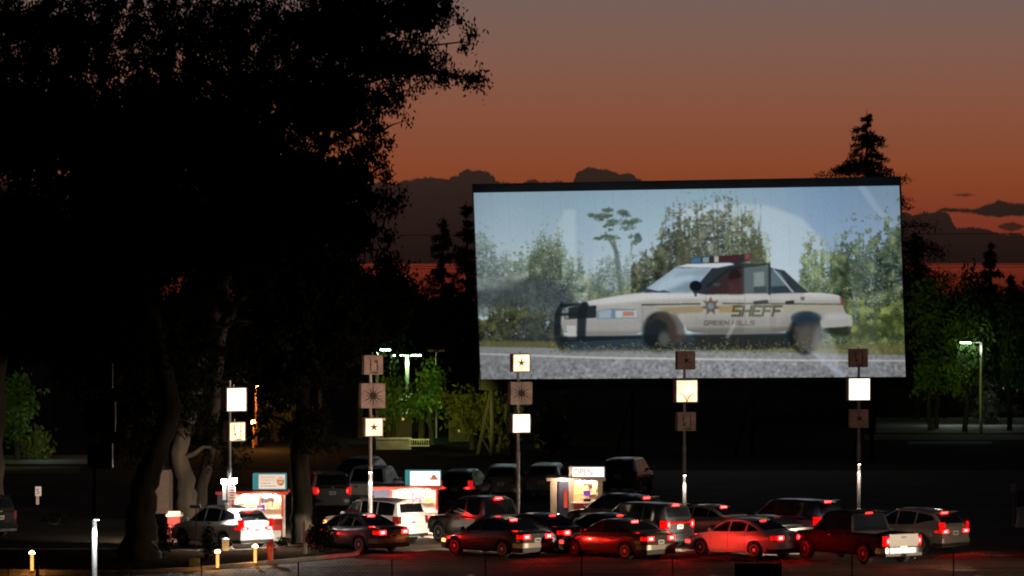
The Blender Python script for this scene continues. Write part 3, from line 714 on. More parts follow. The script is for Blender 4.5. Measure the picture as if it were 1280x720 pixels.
# ------------------------------------------------------------------ booths
def text_mesh(txt, size):
    cu = bpy.data.curves.new('txt', 'FONT'); cu.body = txt; cu.size = size; cu.align_x = 'LEFT'; cu.extrude = .003; cu.resolution_u = 4
    o = link('txt', cu); dg = bpy.context.evaluated_depsgraph_get(); dg.update()
    me = bpy.data.meshes.new_from_object(o.evaluated_get(dg)); bpy.data.objects.remove(o); me.transform(Matrix.Rotation(R(90), 4, 'X')); return me
def text(txt, size, m, parent, loc, name='lettering', bold=0, sxz=(1, 1)):
    me = text_mesh(txt, size); me.materials.clear(); me.materials.append(m)
    o = link(name, me, parent, loc); o.scale = (sxz[0], 1, sxz[1]); return o
inner = mat('booth_inner_wall', (.80, .72, .62), .7, noise=.06)
glassb = pane('booth_glass')
def booth(px0, px1, s, fy, label, winx, sign, nav, rz=0.0, kind=0):
    """px0..px1 fascia in the photo, fy fascia row, winx = window columns, sign=(x0,x1,y0,y1), nav = navy wall columns"""
    pc = (px0 + px1) / 2; base = GX(pc, s)
    root = empty('ticket_booth', base, 0, label, 'booth', 'lit booths across the drive-in lanes')
    X = lambda x: (x - pc) / s
    Z = lambda y: HC - (y - Y0) / s
    zf = Z(fy); dep = 2.0
    x0, x1 = X(px0), X(px1); xa, xb = X(min(winx[0], nav[0])), X(winx[-1])
    sill = .95
    # fascia + roof
    b = MB(); b.box(((x0 + x1) / 2, dep / 2 - .15, zf), (x1 - x0, dep + .3, .13), bev=.01); b.build('roof_fascia', M['red'] if kind != 2 else M['wood'], root)
    b = MB(); b.box(((x0 + x1) / 2, dep / 2 - .1, zf + .085), (x1 - x0 - .1, dep + .1, .04)); b.build('roof_deck', M['darksteel'], root)
    zt = zf - .068
    # walls
    b = MB(); b.box(((xa + xb) / 2, dep - .03, zt / 2), (xb - xa, .06, zt)); b.box((xb - .03, dep / 2, zt / 2), (.05, dep - .12, zt)); b.box((xa + .03, dep / 2, zt / 2), (.05, dep - .12, zt)); b.box(((xa + xb) / 2, dep / 2, .02), (xb - xa, dep, .04))
    b.build('inner_wall', inner, root)
    b = MB(); b.box(((X(winx[0]) + xb) / 2, .03, sill / 2), (xb - X(winx[0]), .07, sill - .1)); b.build('front_wall', M['red'], root)
    b = MB(); b.box(((X(winx[0]) + xb) / 2, -.05, sill), (xb - X(winx[0]) + .06, .3, .05), bev=.01); b.build('counter', M['white'], root)
    if kind != 2:
        b = MB(); b.box(((X(winx[0]) + xb) / 2, -.02, .22), (xb - X(winx[0]) - .1, .05, .4)); b.build('kick_panel', M['white'], root)
    b = MB(); b.box(((X(nav[0]) + X(nav[1])) / 2, .0, zt / 2), (X(nav[1]) - X(nav[0]), .1, zt)); b.build('side_panel', M['navy'], root)
    for wx in winx:
        b = MB(); wpx = 6 if kind == 2 else (2.6 if wx in (winx[0], winx[-1], winx[-2]) else 1.3)
        b.box((X(wx), -.02, (sill + zt) / 2 if kind != 2 else zt / 2), (wpx / s, .09, (zt - sill - .06) if kind != 2 else zt - .01)); b.build('post', (M['red'] if wpx > 2 else M['wood']) if kind != 2 else M['wood'], root)
    for a, c in zip(winx, winx[1:]):
        wf = link('window', None, root)
        b = MB(); b.box(((X(a) + X(c)) / 2, .03, (sill + zt) / 2), (X(c) - X(a) - .08, .008, zt - sill - .08)); b.build('pane', glassb, wf)
    # inside: light, shelves, screen
    b = MB(); b.box(((X(winx[0]) + xb) / 2, dep * .5, zt - .04), ((xb - X(winx[0])) * .7, .5, .04)); b.build('ceiling_light', M['ceil'], root)
    rr = random.Random(int(px0))
    b = MB(); b.box(((X(winx[0]) + xb) / 2, dep - .22, sill + .28), ((xb - X(winx[0])) * .8, .28, .03)); b.build('shelf', M['wood'], root)
    cols = [(.6, .12, .06), (.65, .4, .12), (.3, .16, .1), (.7, .6, .45), (.12, .1, .12)]
    xw = xb - X(winx[0])
    for k in range(7):
        c = cols[k % 5]; wdt = rr.uniform(.1, .22); hh = rr.uniform(.12, .3)
        b = MB(); b.box((X(winx[0]) + xw * (.1 + .12 * k), dep - .22, sill + .30 + hh / 2), (wdt, .16, hh), bev=.01)
        o = b.build('carton', mat('carton', c, .6, noise=.2), root)
    b = MB(); b.box((X(winx[0]) + xw * .62, dep - .09, zt - .34), (xw * .3, .04, .22)); b.build('menu_board', M['plastic'] if kind != 1 else M['wood'], root)
    rg = link('cash_register', None, root, (X(winx[0]) + xw * .55, .32, sill + .02))
    b = MB(); b.box((0, 0, .07), (.34, .34, .14), bev=.02); b.box((.0, .08, .26), (.05, .05, .24)); b.build('till', M['plastic'], rg)
    b = MB(); b.box((0, -.0, .36), (.32, .03, .24), rx=R(-12)); b.build('till_screen', emit('till_glow', (.35, .15, .7), .8), rg)
    # roof sign
    sx0, sx1, sy0, sy1, side = sign
    zs0, zs1 = Z(sy1), Z(sy0); sg = link('sign_box', None, root, (X((sx0 + sx1) / 2), -.05, (zs0 + zs1) / 2))
    sw, shh = (sx1 - sx0) / s, zs1 - zs0
    sd = .55
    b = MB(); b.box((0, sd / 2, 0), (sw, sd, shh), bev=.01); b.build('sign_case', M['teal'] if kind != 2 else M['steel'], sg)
    fw = sw * (1 - side)
    fx = sw / 2 - fw / 2
    b = MB(); b.box((fx - .01, -.012, 0), (fw - .05, .02, shh - .07)); b.build('sign_face', {0: M['boardcream'], 1: M['board'], 2: M['board']}[kind], sg)
    b = MB()
    for lx in (-.38, .38): b.box((lx * sw, .2, -shh / 2 - .04), (.05, .05, .09))
    b.build('sign_bracket', M['darksteel'], sg)
    pale = emit('faded_print', (1, .62, .45), .75, .25, 9); dark = emit('dark_print', (.32, .16, .10), .5, .3, 9); org = emit('orange_logo', (.9, .30, .12), .62, .25, 5)
    if kind == 0:
        for r_, (zz, wl, hh, mm) in enumerate(((.28, .46, .11, pale), (.09, .50, .10, pale), (-.10, .32, .05, dark), (-.27, .52, .05, dark))):
            xx = fx - fw * .40; b = MB(); q = random.Random(r_)
            while xx < fx - fw * .40 + fw * wl:
                cw = q.uniform(.035, .06); b.box((xx + cw / 2, -.026, zz * shh), (cw * .72, .006, hh * shh * q.uniform(.8, 1.05))); xx += cw * 1.05 + (.03 if q.random() < .18 else 0)
            b.build('printed_line', mm, sg)
        b = MB(); pts = [(math.cos(a) * .155, math.sin(a) * .19) for a in [2 * math.pi * k / 20 for k in range(20)]]
        b.poly(pts, .006); o = b.build('logo_disc', org, sg); o.location = (fx + fw * .31, -.024, .02)
        b = MB(); b.poly([(-.2, .06), (.2, .06), (.16, .12), (.07, .2), (-.07, .2), (-.16, .12)], .006); b.box((0, -.003, -.02), (.2, .006, .05)); o = b.build('logo_mark', pale, sg); o.location = (fx + fw * .31, -.032, 0)
    elif kind == 1:
        b = MB()
        b.poly([(-.2, -.03), (-.16, -.09), (.16, -.09), (.2, -.03), (.11, .0), (.08, .10), (.0, .13), (-.08, .10), (-.11, 0)], .006)
        o = b.build('logo_mark', org, sg); o.location = (fx + fw * .28, -.024, .03)
        b = MB(); q = random.Random(4); xx = fx - fw * .4
        while xx < fx - fw * .02:
            b.box((xx, -.026, .24 * shh), (.035, .006, .08 * shh)); xx += .052
        b.build('printed_line', emit('very_faded_print', (1, .8, .7), 1.0, .1, 9), sg)
    else:
        text('OPEN', .42, emit('open_red', (1, .11, .10), .85, .25, 3), sg, (fx - fw * .47, -.026, -.15), 'open_lettering', sxz=(.80, 1.05))
        text('25', .42, emit('open_faded', (1, .86, .84), 1.15), sg, (fx + fw * .24, -.026, -.15), 'number_lettering', sxz=(.6, 1.05))
    return root
booth(270, 359, 30.6, 616, 'white glowing booth behind the white crossover, cream sign on its roof', [292, 312, 325, 353], (316, 357.5, 592, 612, .17), (272, 292))
booth(462, 552, 29.7, 610, 'white glowing booth beside the black pickup, white sign with small orange mark', [489, 506, 516, 546], (506.5, 551, 588, 608, .13), (467, 488), kind=1)
b3 = booth(683, 757, 28.5, 599, 'timber posted orange lit booth with OPEN sign on its roof', [714, 750], (711, 756, 583, 597, .09), (698, 711), kind=2)
b = MB(); b.box(((692 - 720) / 28.5, -.05, .98), (8 / 28.5, .12, 1.9)); b.build('post', M['wood'], b3)
b = MB(); b.box(((707 - 720) / 28.5, -.09, 1.1), (.16, .05, .75)); b.build('red_notice', emit('red_notice', (.9, .1, .05), .7), b3)
b = MB(); b.box((.12, 1.7, 1.0), (.9, .05, 1.2)); b.build('orange_screen', mat('orange_panel', (.8, .22, .08), .6, noise=.1), b3)
lamp('POINT', 'booth_front_fill', GX(716, 28.5) + Vector((-.4, -.6, 1.9)), 55, (1, .76, .60), .06)  # added fill points at the booth fronts, standing for no fitting
lamp('POINT', 'booth_front_fill', GX(515, 29.7) + Vector((.2, -.7, 1.75)), 60, (1, .82, .6), .06)
lamp('POINT', 'booth_front_fill', GX(328, 30.6) + Vector((.1, -.75, 1.75)), 60, (1, .82, .6), .06)
# neon in the middle booth window
ne = MB(); ne.tube([(math.cos(a) * .26, 0, math.sin(a) * .13) for a in np.linspace(0, 2 * math.pi, 20)], .018, 6); o = ne.build('neon_sign', emit('neon_purple', (.5, .12, 1), 8)); o.location = GX(522, 29.7) + Vector((.0, .12, HC - (621 - Y0) / 29.7)); tag(o, 'purple and pink neon ring in the middle booth window', 'neon sign')

# ------------------------------------------------------------------ bed furniture
def hydrant(px, py):
    s = (py - Y0) / (HC - .12); r = empty('fire_hydrant', GX(px, s) + Vector((0, 0, .11)), 0, 'red fire hydrant at the kerb right of the garden lights', 'hydrant')
    b = MB(); b.lathe([(.17, 0), (.17, .05), (.12, .06), (.115, .5), (.15, .51), (.15, .55), (.13, .57), (.12, .66), (.07, .73), (0, .75)], 18); b.build('barrel', M['hydrant'], r, 40)
    for a in (0, math.pi, -math.pi / 2):
        b = MB(); d = Vector((math.cos(a), math.sin(a), 0)); b.tube([d * .08 + Vector((0, 0, .42)), d * .21 + Vector((0, 0, .42)), d * .211 + Vector((0, 0, .42)), d * .24 + Vector((0, 0, .42))], [.06, .06, .08, .075], 12); b.build('outlet_cap', M['hydrant'], r, 40)
    b = MB(); b.box((0, 0, .78), (.05, .05, .07)); b.build('operating_nut', M['hydrant'], r)
hydrant(338, 701)
def path_light(px, py, h, label, lean=0):
    s = (py - Y0) / (HC - .12); r = empty('garden_light', GX(px, s) + Vector((0, 0, .11)), 0, label, 'garden light', 'glowing garden lights in the planting bed')
    b = MB(); b.tube([(0, 0, 0), (0, 0, h)], .055, 10); b.build('stake', emit('glowing_stake', (1, .46, .10), 1.8, .3, 3), r)  # lamp light on the stake put in as emission
    b = MB(); b.lathe([(0, h + .10), (.05, h + .085), (.10, h + .02), (.1, h), (0, h - .01)], 12); b.build('lamp_head', M['pathl'], r, 40)
    lamp('POINT', 'garden_glow', (lean, -.25, h * .6), 38, (1, .42, .09), .05, parent=r)
path_light(272, 709, .55, 'small amber garden light left of the other one near the kerb')
path_light(319, 703, .58, 'small amber garden light nearest the fire hydrant')
path_light(40, 713, .62, 'amber garden light alone at the far left of the bed')
s = (688 - Y0) / (HC - .12); r = empty('bollard_light', GX(282, s) + Vector((0, 0, .11)), 0, 'stubby bollard light with cap, beside the floodlit pole', 'bollard')
b = MB(); b.lathe([(.13, 0), (.13, .42), (.12, .44)], 16); b.build('bollard_body', emit('bollard_glow', (1, .55, .2), .6, .4, 4), r, 40)
b = MB(); b.lathe([(0, .52), (.1, .5), (.19, .45), (.19, .43), (0, .43)], 16); b.build('bollard_cap', M['darksteel'], r, 40)
# kerb posts with a rope, left
for px, py, h, lb in ((47, 722, .55, 'pale short rope post by the lone amber garden light'), (164, 723, .45, 'pale short rope post right of the leftmost sign pole')):
    s = (py - Y0) / HC; r = empty('rope_post', GX(px, s), 0, lb, 'post', 'short rope posts along the bed')
    b = MB(); b.tube([(0, 0, 0), (0, 0, h), (0, 0, h + .04)], [.07, .065, .03], 10); b.build('timber_post', M['concrete'], r, 40)
    b = MB(); b.lathe([(.075, h - .1), (.078, h - .07), (.07, h - .05)], 10); b.build('rope_collar', M['darksteel'], r)
# speed sign
s = 27.5; r = empty('speed_sign', GX(47.5, 26.5), 0, 'white post with small 5 speed sign at the left', 'sign')
bz = lambda y: HC - (y - Y0) / 26.5
b = MB(); b.box((-.02, 0, bz(620) / 2 + .3), (.13, .06, bz(605) - .3)); b.build('sign_post', emit('sign_post_lit', (.62, .40, .30), .55, .2, 3), r)  # light falling on post and plate put in as emission
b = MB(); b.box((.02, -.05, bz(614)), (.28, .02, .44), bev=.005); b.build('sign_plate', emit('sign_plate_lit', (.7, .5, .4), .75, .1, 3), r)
text('5', .36, M['emblem'], r, (-.09, -.075, bz(614) - .13), 'number')
# thin post with box head, board on post
r = empty('speaker_post', GX(245, 32.2), 0, 'thin dark post with a small head left of the white crossover', 'post')
b = MB(); b.tube([(0, 0, .1), (0, 0, HC - (634 - Y0) / 32.2)], .02, 6); b.build('rod', M['darksteel'], r); b = MB(); b.box((-.03, 0, HC - (633 - Y0) / 32.2), (.42, .2, .13), bev=.03); b.build('head_unit', M['darksteel'], r)
r = empty('notice_stand', GX(243, 34.2), 0, 'dark small notice board on a stake in the planting bed', 'notice')
b = MB(); b.box((0, 0, HC - (706 - Y0) / 34.2), (.4, .03, .46), bev=.01); b.build('board', mat('slate_board', (.03, .04, .035), .6, noise=.3), r); b = MB(); b.box((0, .03, .25), (.05, .04, .5)); b.build('stake', M['darksteel'], r)
r = empty('marker_post', GX(380, 32.6), 0, 'thin reddish stake with a pale foot behind the red kerb', 'post')
b = MB(); b.box((0, 0, .75), (.07, .05, 1.25)); b.build('stake', mat('weathered_stake', (.2, .05, .04), .8, noise=.4), r); b = MB(); b.box((.04, 0, .32), (.15, .1, .42), bev=.02); b.build('foot_block', M['concrete'], r)
r = empty('marker_post', GX(367.5, 30.5), 0, 'pale mottled post just right of the left booth', 'post')
b = MB(); b.tube([(0, 0, 0), (.01, 0, .5), (0, 0, 1.05), (0, 0, 1.1)], [.07, .075, .07, .03], 10); b.build('timber_post', M['white'], r, 40)
# red pillar with pale top left of the crossover
r = empty('gate_pillar', GX(218, 30.3), 0, 'low red pillar with white cap at the left of the white crossover', 'pillar')
b = MB(); b.box((0, 0, .45), (.55, .5, .9), bev=.02); b.build('pillar_shaft', M['red'], r); b = MB(); b.box((0, 0, .97), (.68, .6, .12), bev=.02); b.build('pillar_cap', M['white'], r)
b = MB(); b.box((.0, -.1, 1.08), (.5, .2, .08), bev=.02); b.build('cap_glint', emit('cap_glint', (1, .6, .35), 2.5), r)  # glint on the cap put in as a glowing block
# pale hut wall between trunks
r = empty('hut', GX(196, 27.2), 0, 'pale pink hut glimpsed between the dark trunk and the pale trunk', 'hut')
b = MB(); b.box((0, 1, 1.0), (1.1, 2, 2.0)); b.build('wall', mat('pink_stucco', (.45, .3, .25), .8, noise=.15), r); b = MB(); b.box((0, 1, 2.06), (1.4, 2.3, .1)); b.build('roof', M['darksteel'], r)
# right side sign and barrier
r = empty('post_sign', GX(1266, 28.8), 0, 'small sign on a thin post at the right edge', 'sign')
b = MB(); b.tube([(0, 0, 0), (0, 0, 1.4)], .035, 8); b.build('sign_post', M['steel'], r); b = MB(); b.box((0, -.05, 1.62), (.25, .03, .5), bev=.01); b.build('sign_plate', M['offwhite'], r)
b = MB(); b.box((0, -.07, 1.62), (.17, .01, .36)); b.build('sign_print', M['steel'], r)
r = empty('banner_stand', GX(1279, 28.9), 0, 'white plastic barrier with a dark red board on it, right edge', 'barrier')
b = MB(); b.lathe([(.36, 0), (.36, .06), (.30, .2), (.27, .5), (.30, .85), (.3, .9)], 20); b.build('barrier_base', M['white'], r, 40); b = MB(); b.box((.1, -.2, 1.22), (.8, .05, .72)); b.build('board', mat('maroon_board', (.06, .012, .014), .6, noise=.2), r)
# chain-link fence in front
fr = empty('wire_fence', GX(700, 40), 0, 'thin black wire fence along the bottom of the view', 'fence')
fz = lambda y: HC - (y - Y0) / 40
prev = None
for px, ty in ((-110, 706), (10, 705), (130, 704), (252, 703), (373, 702), (490, 699), (607, 697), (727, 696), (841, 695), (946, 693.5), (1065, 692), (1192, 689), (1310, 688)):
    x = (px - 700) / 40; z = fz(ty)
    b = MB(); b.tube([(x, 0, 0), (x, 0, z)], .022, 8); b.build('post', M['fence'], fr)
    if prev:
        b = MB()
        for t in (.18, .5, .82): b.tube([(prev[0], 0, prev[1] - (1 - t) * 1.1), (x, 0, z - (1 - t) * 1.1)], .004, 4)
        n = 22
        for k in range(-10, n):
            for d in (1, -1):
                pts = []
                for q in (0, 1):
                    u = (k + (0 if d > 0 else 10) + d * 10 * q) / n; zz = z - .05 - 1.3 * q
                    pts.append((u, zz))
                if all(-.001 <= u <= 1.001 for u, _ in pts): b.tube([(prev[0] + (x - prev[0]) * u, 0, zz) for u, zz in pts], .0035, 3, cap=False)
        b.build('wire_mesh', M['fence'], fr)
    prev = (x, z)
r = empty('fence_board', GX(947.5, 40) + Vector((0, -.05, 0)), 0, 'blank back of a dark board hung on the wire fence', 'board')
b = MB(); b.box((0, 0, fz(713)), (59 / 40, .03, 18 / 40), bev=.008); b.build('panel', M['fence'], r)
for dx in (-.6, .6):
    b = MB(); b.box((dx, .02, fz(704.5)), (.05, .05, .06)); b.build('clip', M['fence'], r)

# ------------------------------------------------------------------ trees
def leaf_mesh(name, cen, rng, length, width, m, parent, droop=.7, up=False):
    n = len(cen)
    ax = rng.normal(size=(n, 3)); ax[:, 2] -= droop * 2 * (1 if not up else -1)
    ax /= np.linalg.norm(ax, axis=1)[:, None]
    t = rng.normal(size=(n, 3)); sd = np.cross(ax, t); sd /= np.linalg.norm(sd, axis=1)[:, None] + 1e-9
    l = (length * rng.uniform(.6, 1.35, n))[:, None]; wd = (width * rng.uniform(.6, 1.3, n))[:, None]
    v = np.empty((n, 4, 3)); v[:, 0] = cen - ax * l * .5; v[:, 1] = cen + sd * wd * .5 - ax * l * .05; v[:, 2] = cen + ax * l * .5; v[:, 3] = cen - sd * wd * .5 - ax * l * .05
    me = bpy.data.meshes.new(name); me.vertices.add(n * 4); me.vertices.foreach_set('co', v.reshape(-1).astype(np.float32))
    me.loops.add(n * 4); me.loops.foreach_set('vertex_index', np.arange(n * 4, dtype=np.int32))
    me.polygons.add(n); me.polygons.foreach_set('loop_start', np.arange(0, n * 4, 4, dtype=np.int32))
    try: me.polygons.foreach_set('loop_total', np.full(n, 4, dtype=np.int32))
    except Exception: pass
    me.materials.append(m); me.update(calc_edges=True)
    return link(name, me, parent)
KD = 12.0
def tree(label, px, base_y, s, trunk, blobs, seed, dens=1.0, leaf=(.22, .09), lm='leaf_black', bm='bark', name='tree', sig=.21, perc=72, group=None, core=True, limbs=True, depth=.8, gap=.0, cat='tree'):
    """trunk: list of (px,py,radius m); blobs: (px,py,rx,ry[,density]) in photo pixels at scale s"""
    rng = np.random.default_rng(seed); base = GX(px, s)
    root = empty(name, base, 0, label, cat, group)
    def loc(x, y, d=0.0): return Vector(((x - px) / s, d, HC - (y - Y0) / s))
    tb = MB(); tp = [loc(x, y, 0) for x, y, _ in trunk]; tr = [q for _, _, q in trunk]
    tp[0].z = -.02
    # denser spline along the trunk with slight wobble
    pts, rad = [], []
    for i in range(len(tp) - 1):
        for k in range(5):
            t = k / 5; p_ = tp[i].lerp(tp[i + 1], t); 
            if i or k: p_ = p_ + Vector(rng.normal(0, .05 * tr[i] + .015, 3))
            pts.append(p_); rad.append(tr[i] + (tr[i + 1] - tr[i]) * t)
    pts.append(tp[-1]); rad.append(tr[-1])
    tb.tube(pts, rad, 12)
    cens = []; big = []
    for bl in blobs:
        x, y, rx, ry = bl[:4]; dn = bl[4] if len(bl) > 4 else 1.0
        rxm, rym = rx / s, ry / s; c = loc(x, y)
        dm = max(rxm, rym) * depth
        c.y = rng.uniform(-.3, .3) * dm
        nc = max(3, int(dn * dens * rxm * rym * KD * (.3 / sig) ** 1.2 * (.9 if sig < .3 else 1)))
        u = rng.normal(size=(nc, 3)); u /= np.linalg.norm(u, axis=1)[:, None]; u *= (rng.uniform(0, 1, nc) ** .42)[:, None]
        cc = u * np.array([rxm, dm, rym]) + np.array(c)
        for q in cc:
            k = int(perc * rng.uniform(.4, 1.4)); cens.append(q + rng.normal(size=(k, 3)) * np.array([sig, sig, sig * 1.15]) * rng.uniform(.45, 1.3))
        if core and .8 <= dn < 1.2:
            nb_ = int(rxm * rym * 210); u = rng.normal(size=(nb_, 3)); u /= np.linalg.norm(u, axis=1)[:, None]; u *= (rng.uniform(0, 1, nb_) ** .5 * .66)[:, None]
            big.append(u * np.array([rxm, dm, rym]) + np.array(c))
        if limbs:
            # limb from the trunk towards the clump, then twigs to some clusters
            j = min(range(len(pts)), key=lambda i_: (pts[i_] - c).length + max(0, pts[i_].z - c.z + .4) * 3)
            a = pts[j]; r0 = min(rad[j] * .7, .05 + .035 * (c - a).length)
            md = a.lerp(c, .5) + Vector((0, 0, .12 * (c - a).length)) + Vector(rng.normal(0, .12, 3)); q1 = a.lerp(md, .5) + Vector(rng.normal(0, .08, 3)); q2 = md.lerp(c, .5) + Vector(rng.normal(0, .08, 3))
            tb.tube([a, q1, md, q2, c], [r0, r0 * .85, r0 * .65, r0 * .5, r0 * .35], 7)
            for q in cc[:: max(1, nc // 9)]:
                q = Vector(q); m2 = c.lerp(q, .5) + Vector(rng.normal(0, .1, 3)); tb.tube([c, m2, q], [r0 * .35, r0 * .22, .008], 5)
    tb.build('trunk', M[bm], root, 60)
    leaf_mesh('crown', np.concatenate(cens), rng, leaf[0], leaf[1], M[lm], root)
    if big:
        leaf_mesh('inner_crown', np.concatenate(big), rng, .46, .26, M[lm], root)
    return root
GT = 'big dark eucalyptus trees on the left'
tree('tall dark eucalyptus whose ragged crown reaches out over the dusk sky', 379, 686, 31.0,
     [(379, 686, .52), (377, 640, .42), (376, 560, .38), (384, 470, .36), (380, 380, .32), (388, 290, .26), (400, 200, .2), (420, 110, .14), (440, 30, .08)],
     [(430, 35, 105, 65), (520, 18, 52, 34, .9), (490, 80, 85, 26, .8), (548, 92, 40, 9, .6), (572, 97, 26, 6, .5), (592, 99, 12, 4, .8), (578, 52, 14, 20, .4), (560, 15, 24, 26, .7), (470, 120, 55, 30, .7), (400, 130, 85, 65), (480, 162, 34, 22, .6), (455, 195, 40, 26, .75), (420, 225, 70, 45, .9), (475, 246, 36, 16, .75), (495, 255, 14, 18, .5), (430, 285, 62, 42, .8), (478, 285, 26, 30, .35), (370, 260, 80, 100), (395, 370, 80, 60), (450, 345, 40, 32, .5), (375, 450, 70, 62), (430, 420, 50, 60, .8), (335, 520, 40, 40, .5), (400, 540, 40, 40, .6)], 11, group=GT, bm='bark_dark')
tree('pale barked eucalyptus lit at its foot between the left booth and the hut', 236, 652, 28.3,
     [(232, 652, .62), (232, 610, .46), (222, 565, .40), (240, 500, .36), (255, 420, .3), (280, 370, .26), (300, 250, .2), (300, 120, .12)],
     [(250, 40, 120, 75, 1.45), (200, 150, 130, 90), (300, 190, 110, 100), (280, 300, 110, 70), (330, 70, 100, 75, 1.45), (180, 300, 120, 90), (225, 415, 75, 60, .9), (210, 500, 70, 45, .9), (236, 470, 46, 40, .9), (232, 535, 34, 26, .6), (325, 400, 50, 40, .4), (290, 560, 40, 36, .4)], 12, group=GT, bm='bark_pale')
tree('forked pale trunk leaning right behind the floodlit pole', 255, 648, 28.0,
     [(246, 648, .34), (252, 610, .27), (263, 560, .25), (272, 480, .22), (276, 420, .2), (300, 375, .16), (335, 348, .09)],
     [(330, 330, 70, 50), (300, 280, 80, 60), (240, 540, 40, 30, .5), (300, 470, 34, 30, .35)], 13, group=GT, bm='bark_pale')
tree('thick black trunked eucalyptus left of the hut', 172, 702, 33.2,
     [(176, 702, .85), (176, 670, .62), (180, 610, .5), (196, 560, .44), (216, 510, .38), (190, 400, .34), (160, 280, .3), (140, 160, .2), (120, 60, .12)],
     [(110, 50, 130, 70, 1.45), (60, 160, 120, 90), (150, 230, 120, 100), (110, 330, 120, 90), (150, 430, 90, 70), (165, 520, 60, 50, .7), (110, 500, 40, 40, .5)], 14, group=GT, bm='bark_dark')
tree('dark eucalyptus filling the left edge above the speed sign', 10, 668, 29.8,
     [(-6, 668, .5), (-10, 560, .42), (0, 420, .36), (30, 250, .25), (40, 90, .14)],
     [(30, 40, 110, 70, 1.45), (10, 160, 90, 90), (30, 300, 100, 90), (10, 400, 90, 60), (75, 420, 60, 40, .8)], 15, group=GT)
# conifers and far trees
def conifer(label, px, top_y, base_y, wpx, seed, skew=0.0, pw=.75, group='black conifers against the dusk'):
    s = (base_y - Y0) / HC; rng = np.random.default_rng(seed); root = empty('conifer_tree', GX(px, s), 0, label, 'conifer', group)
    h = (base_y - top_y) / s; wm = wpx / s
    tb = MB(); tb.tube([(0, 0, -.02), (0, 0, h * .5), (rng.normal(0, .1), 0, h)], [h * .014 + .08, h * .009 + .04, .02], 8)
    cen = []
    nl = int(h * 2.1)
    for i in range(nl):
        t = (i + rng.uniform(-.4, .4)) / nl; z = h * (.08 + .91 * t)
        ln = wm * (1 - t) ** pw * (1 if t < .85 else .9)
        for k in range(int(4 + 5 * (1 - t))):
            a = rng.uniform(0, 2 * math.pi); l = ln * (rng.uniform(.35, .95) if rng.uniform() < .75 else rng.uniform(1.0, 1.35)) + .2; n = int(24 + 46 * l)
            u = rng.uniform(.05, 1, n) ** .8; dr = rng.uniform(.0, .35)
            z = z + rng.normal(0, .3); p = np.stack([np.cos(a) * l * u, np.sin(a) * l * u, z + (.22 - dr) * l * u - .3 * u * u * l * .5], 1) + rng.normal(0, .09 + .045 * l, (n, 3)) * np.array([1, 1, .75])
            cen.append(p)
            e = (math.cos(a) * l, math.sin(a) * l, z + (.22 - dr) * l - .15 * l); tb.tube([(0, 0, z), (e[0] * .5, e[1] * .5, z + (.22 - dr) * l * .5 - .04 * l), e], [.035, .025, .008], 4)
    tb.build('trunk', M['bark'], root, 60)
    leaf_mesh('crown', np.concatenate(cen), rng, .40, .10, M['needle'], root, droop=.5)
    return root
conifer('tall black conifer rising over the right end of the screen', 1083, 136, 512, 150, 21, pw=.85)
conifer('black conifer just left of the screen, the taller one', 585, 250, 520, 42, 22)
conifer('black conifer further left of the screen with rounded top', 553, 268, 524, 40, 23)
conifer('pointed black conifer standing alone at the right of the sunset gap', 1237, 302, 530, 34, 24)
conifer('tiny pointed conifer at the far right', 1263, 338, 520, 16, 25)
conifer('broad black conifer right beside the screen edge', 1146, 292, 524, 48, 26)
GB = 'bushy trees along the far tree line'
def far_tree(label, px, top_y, base_y, rx, seed, lm='leaf', dens=.8, low=.35, cat='tree', tr=.16, bm='bark'):
    s = (base_y - Y0) / HC; rng = np.random.default_rng(seed); hpx = base_y - top_y
    bl = []
    for k in range(9):
        a = rng.uniform(0, 2 * math.pi); q = rng.uniform(0, .62)
        bl.append((px + math.cos(a) * rx * q, top_y + hpx * (1 - low) * .5 + math.sin(a) * hpx * (1 - low) * .5 * q * 1.1, rx * rng.uniform(.3, .5), hpx * (1 - low) * rng.uniform(.2, .32)))
    return tree(label, px, base_y, s, [(px, base_y, tr * 1.3), (px + rng.normal(0, 2), base_y - hpx * low * .8, tr), (px + rng.normal(0, 4), base_y - hpx * .6, tr * .7), (px, top_y + hpx * .2, .05)], bl, seed, dens=dens, leaf=(.42, .22), lm=lm, sig=.42, perc=30, group=GB, core=False, depth=.7, cat=cat, bm=bm)
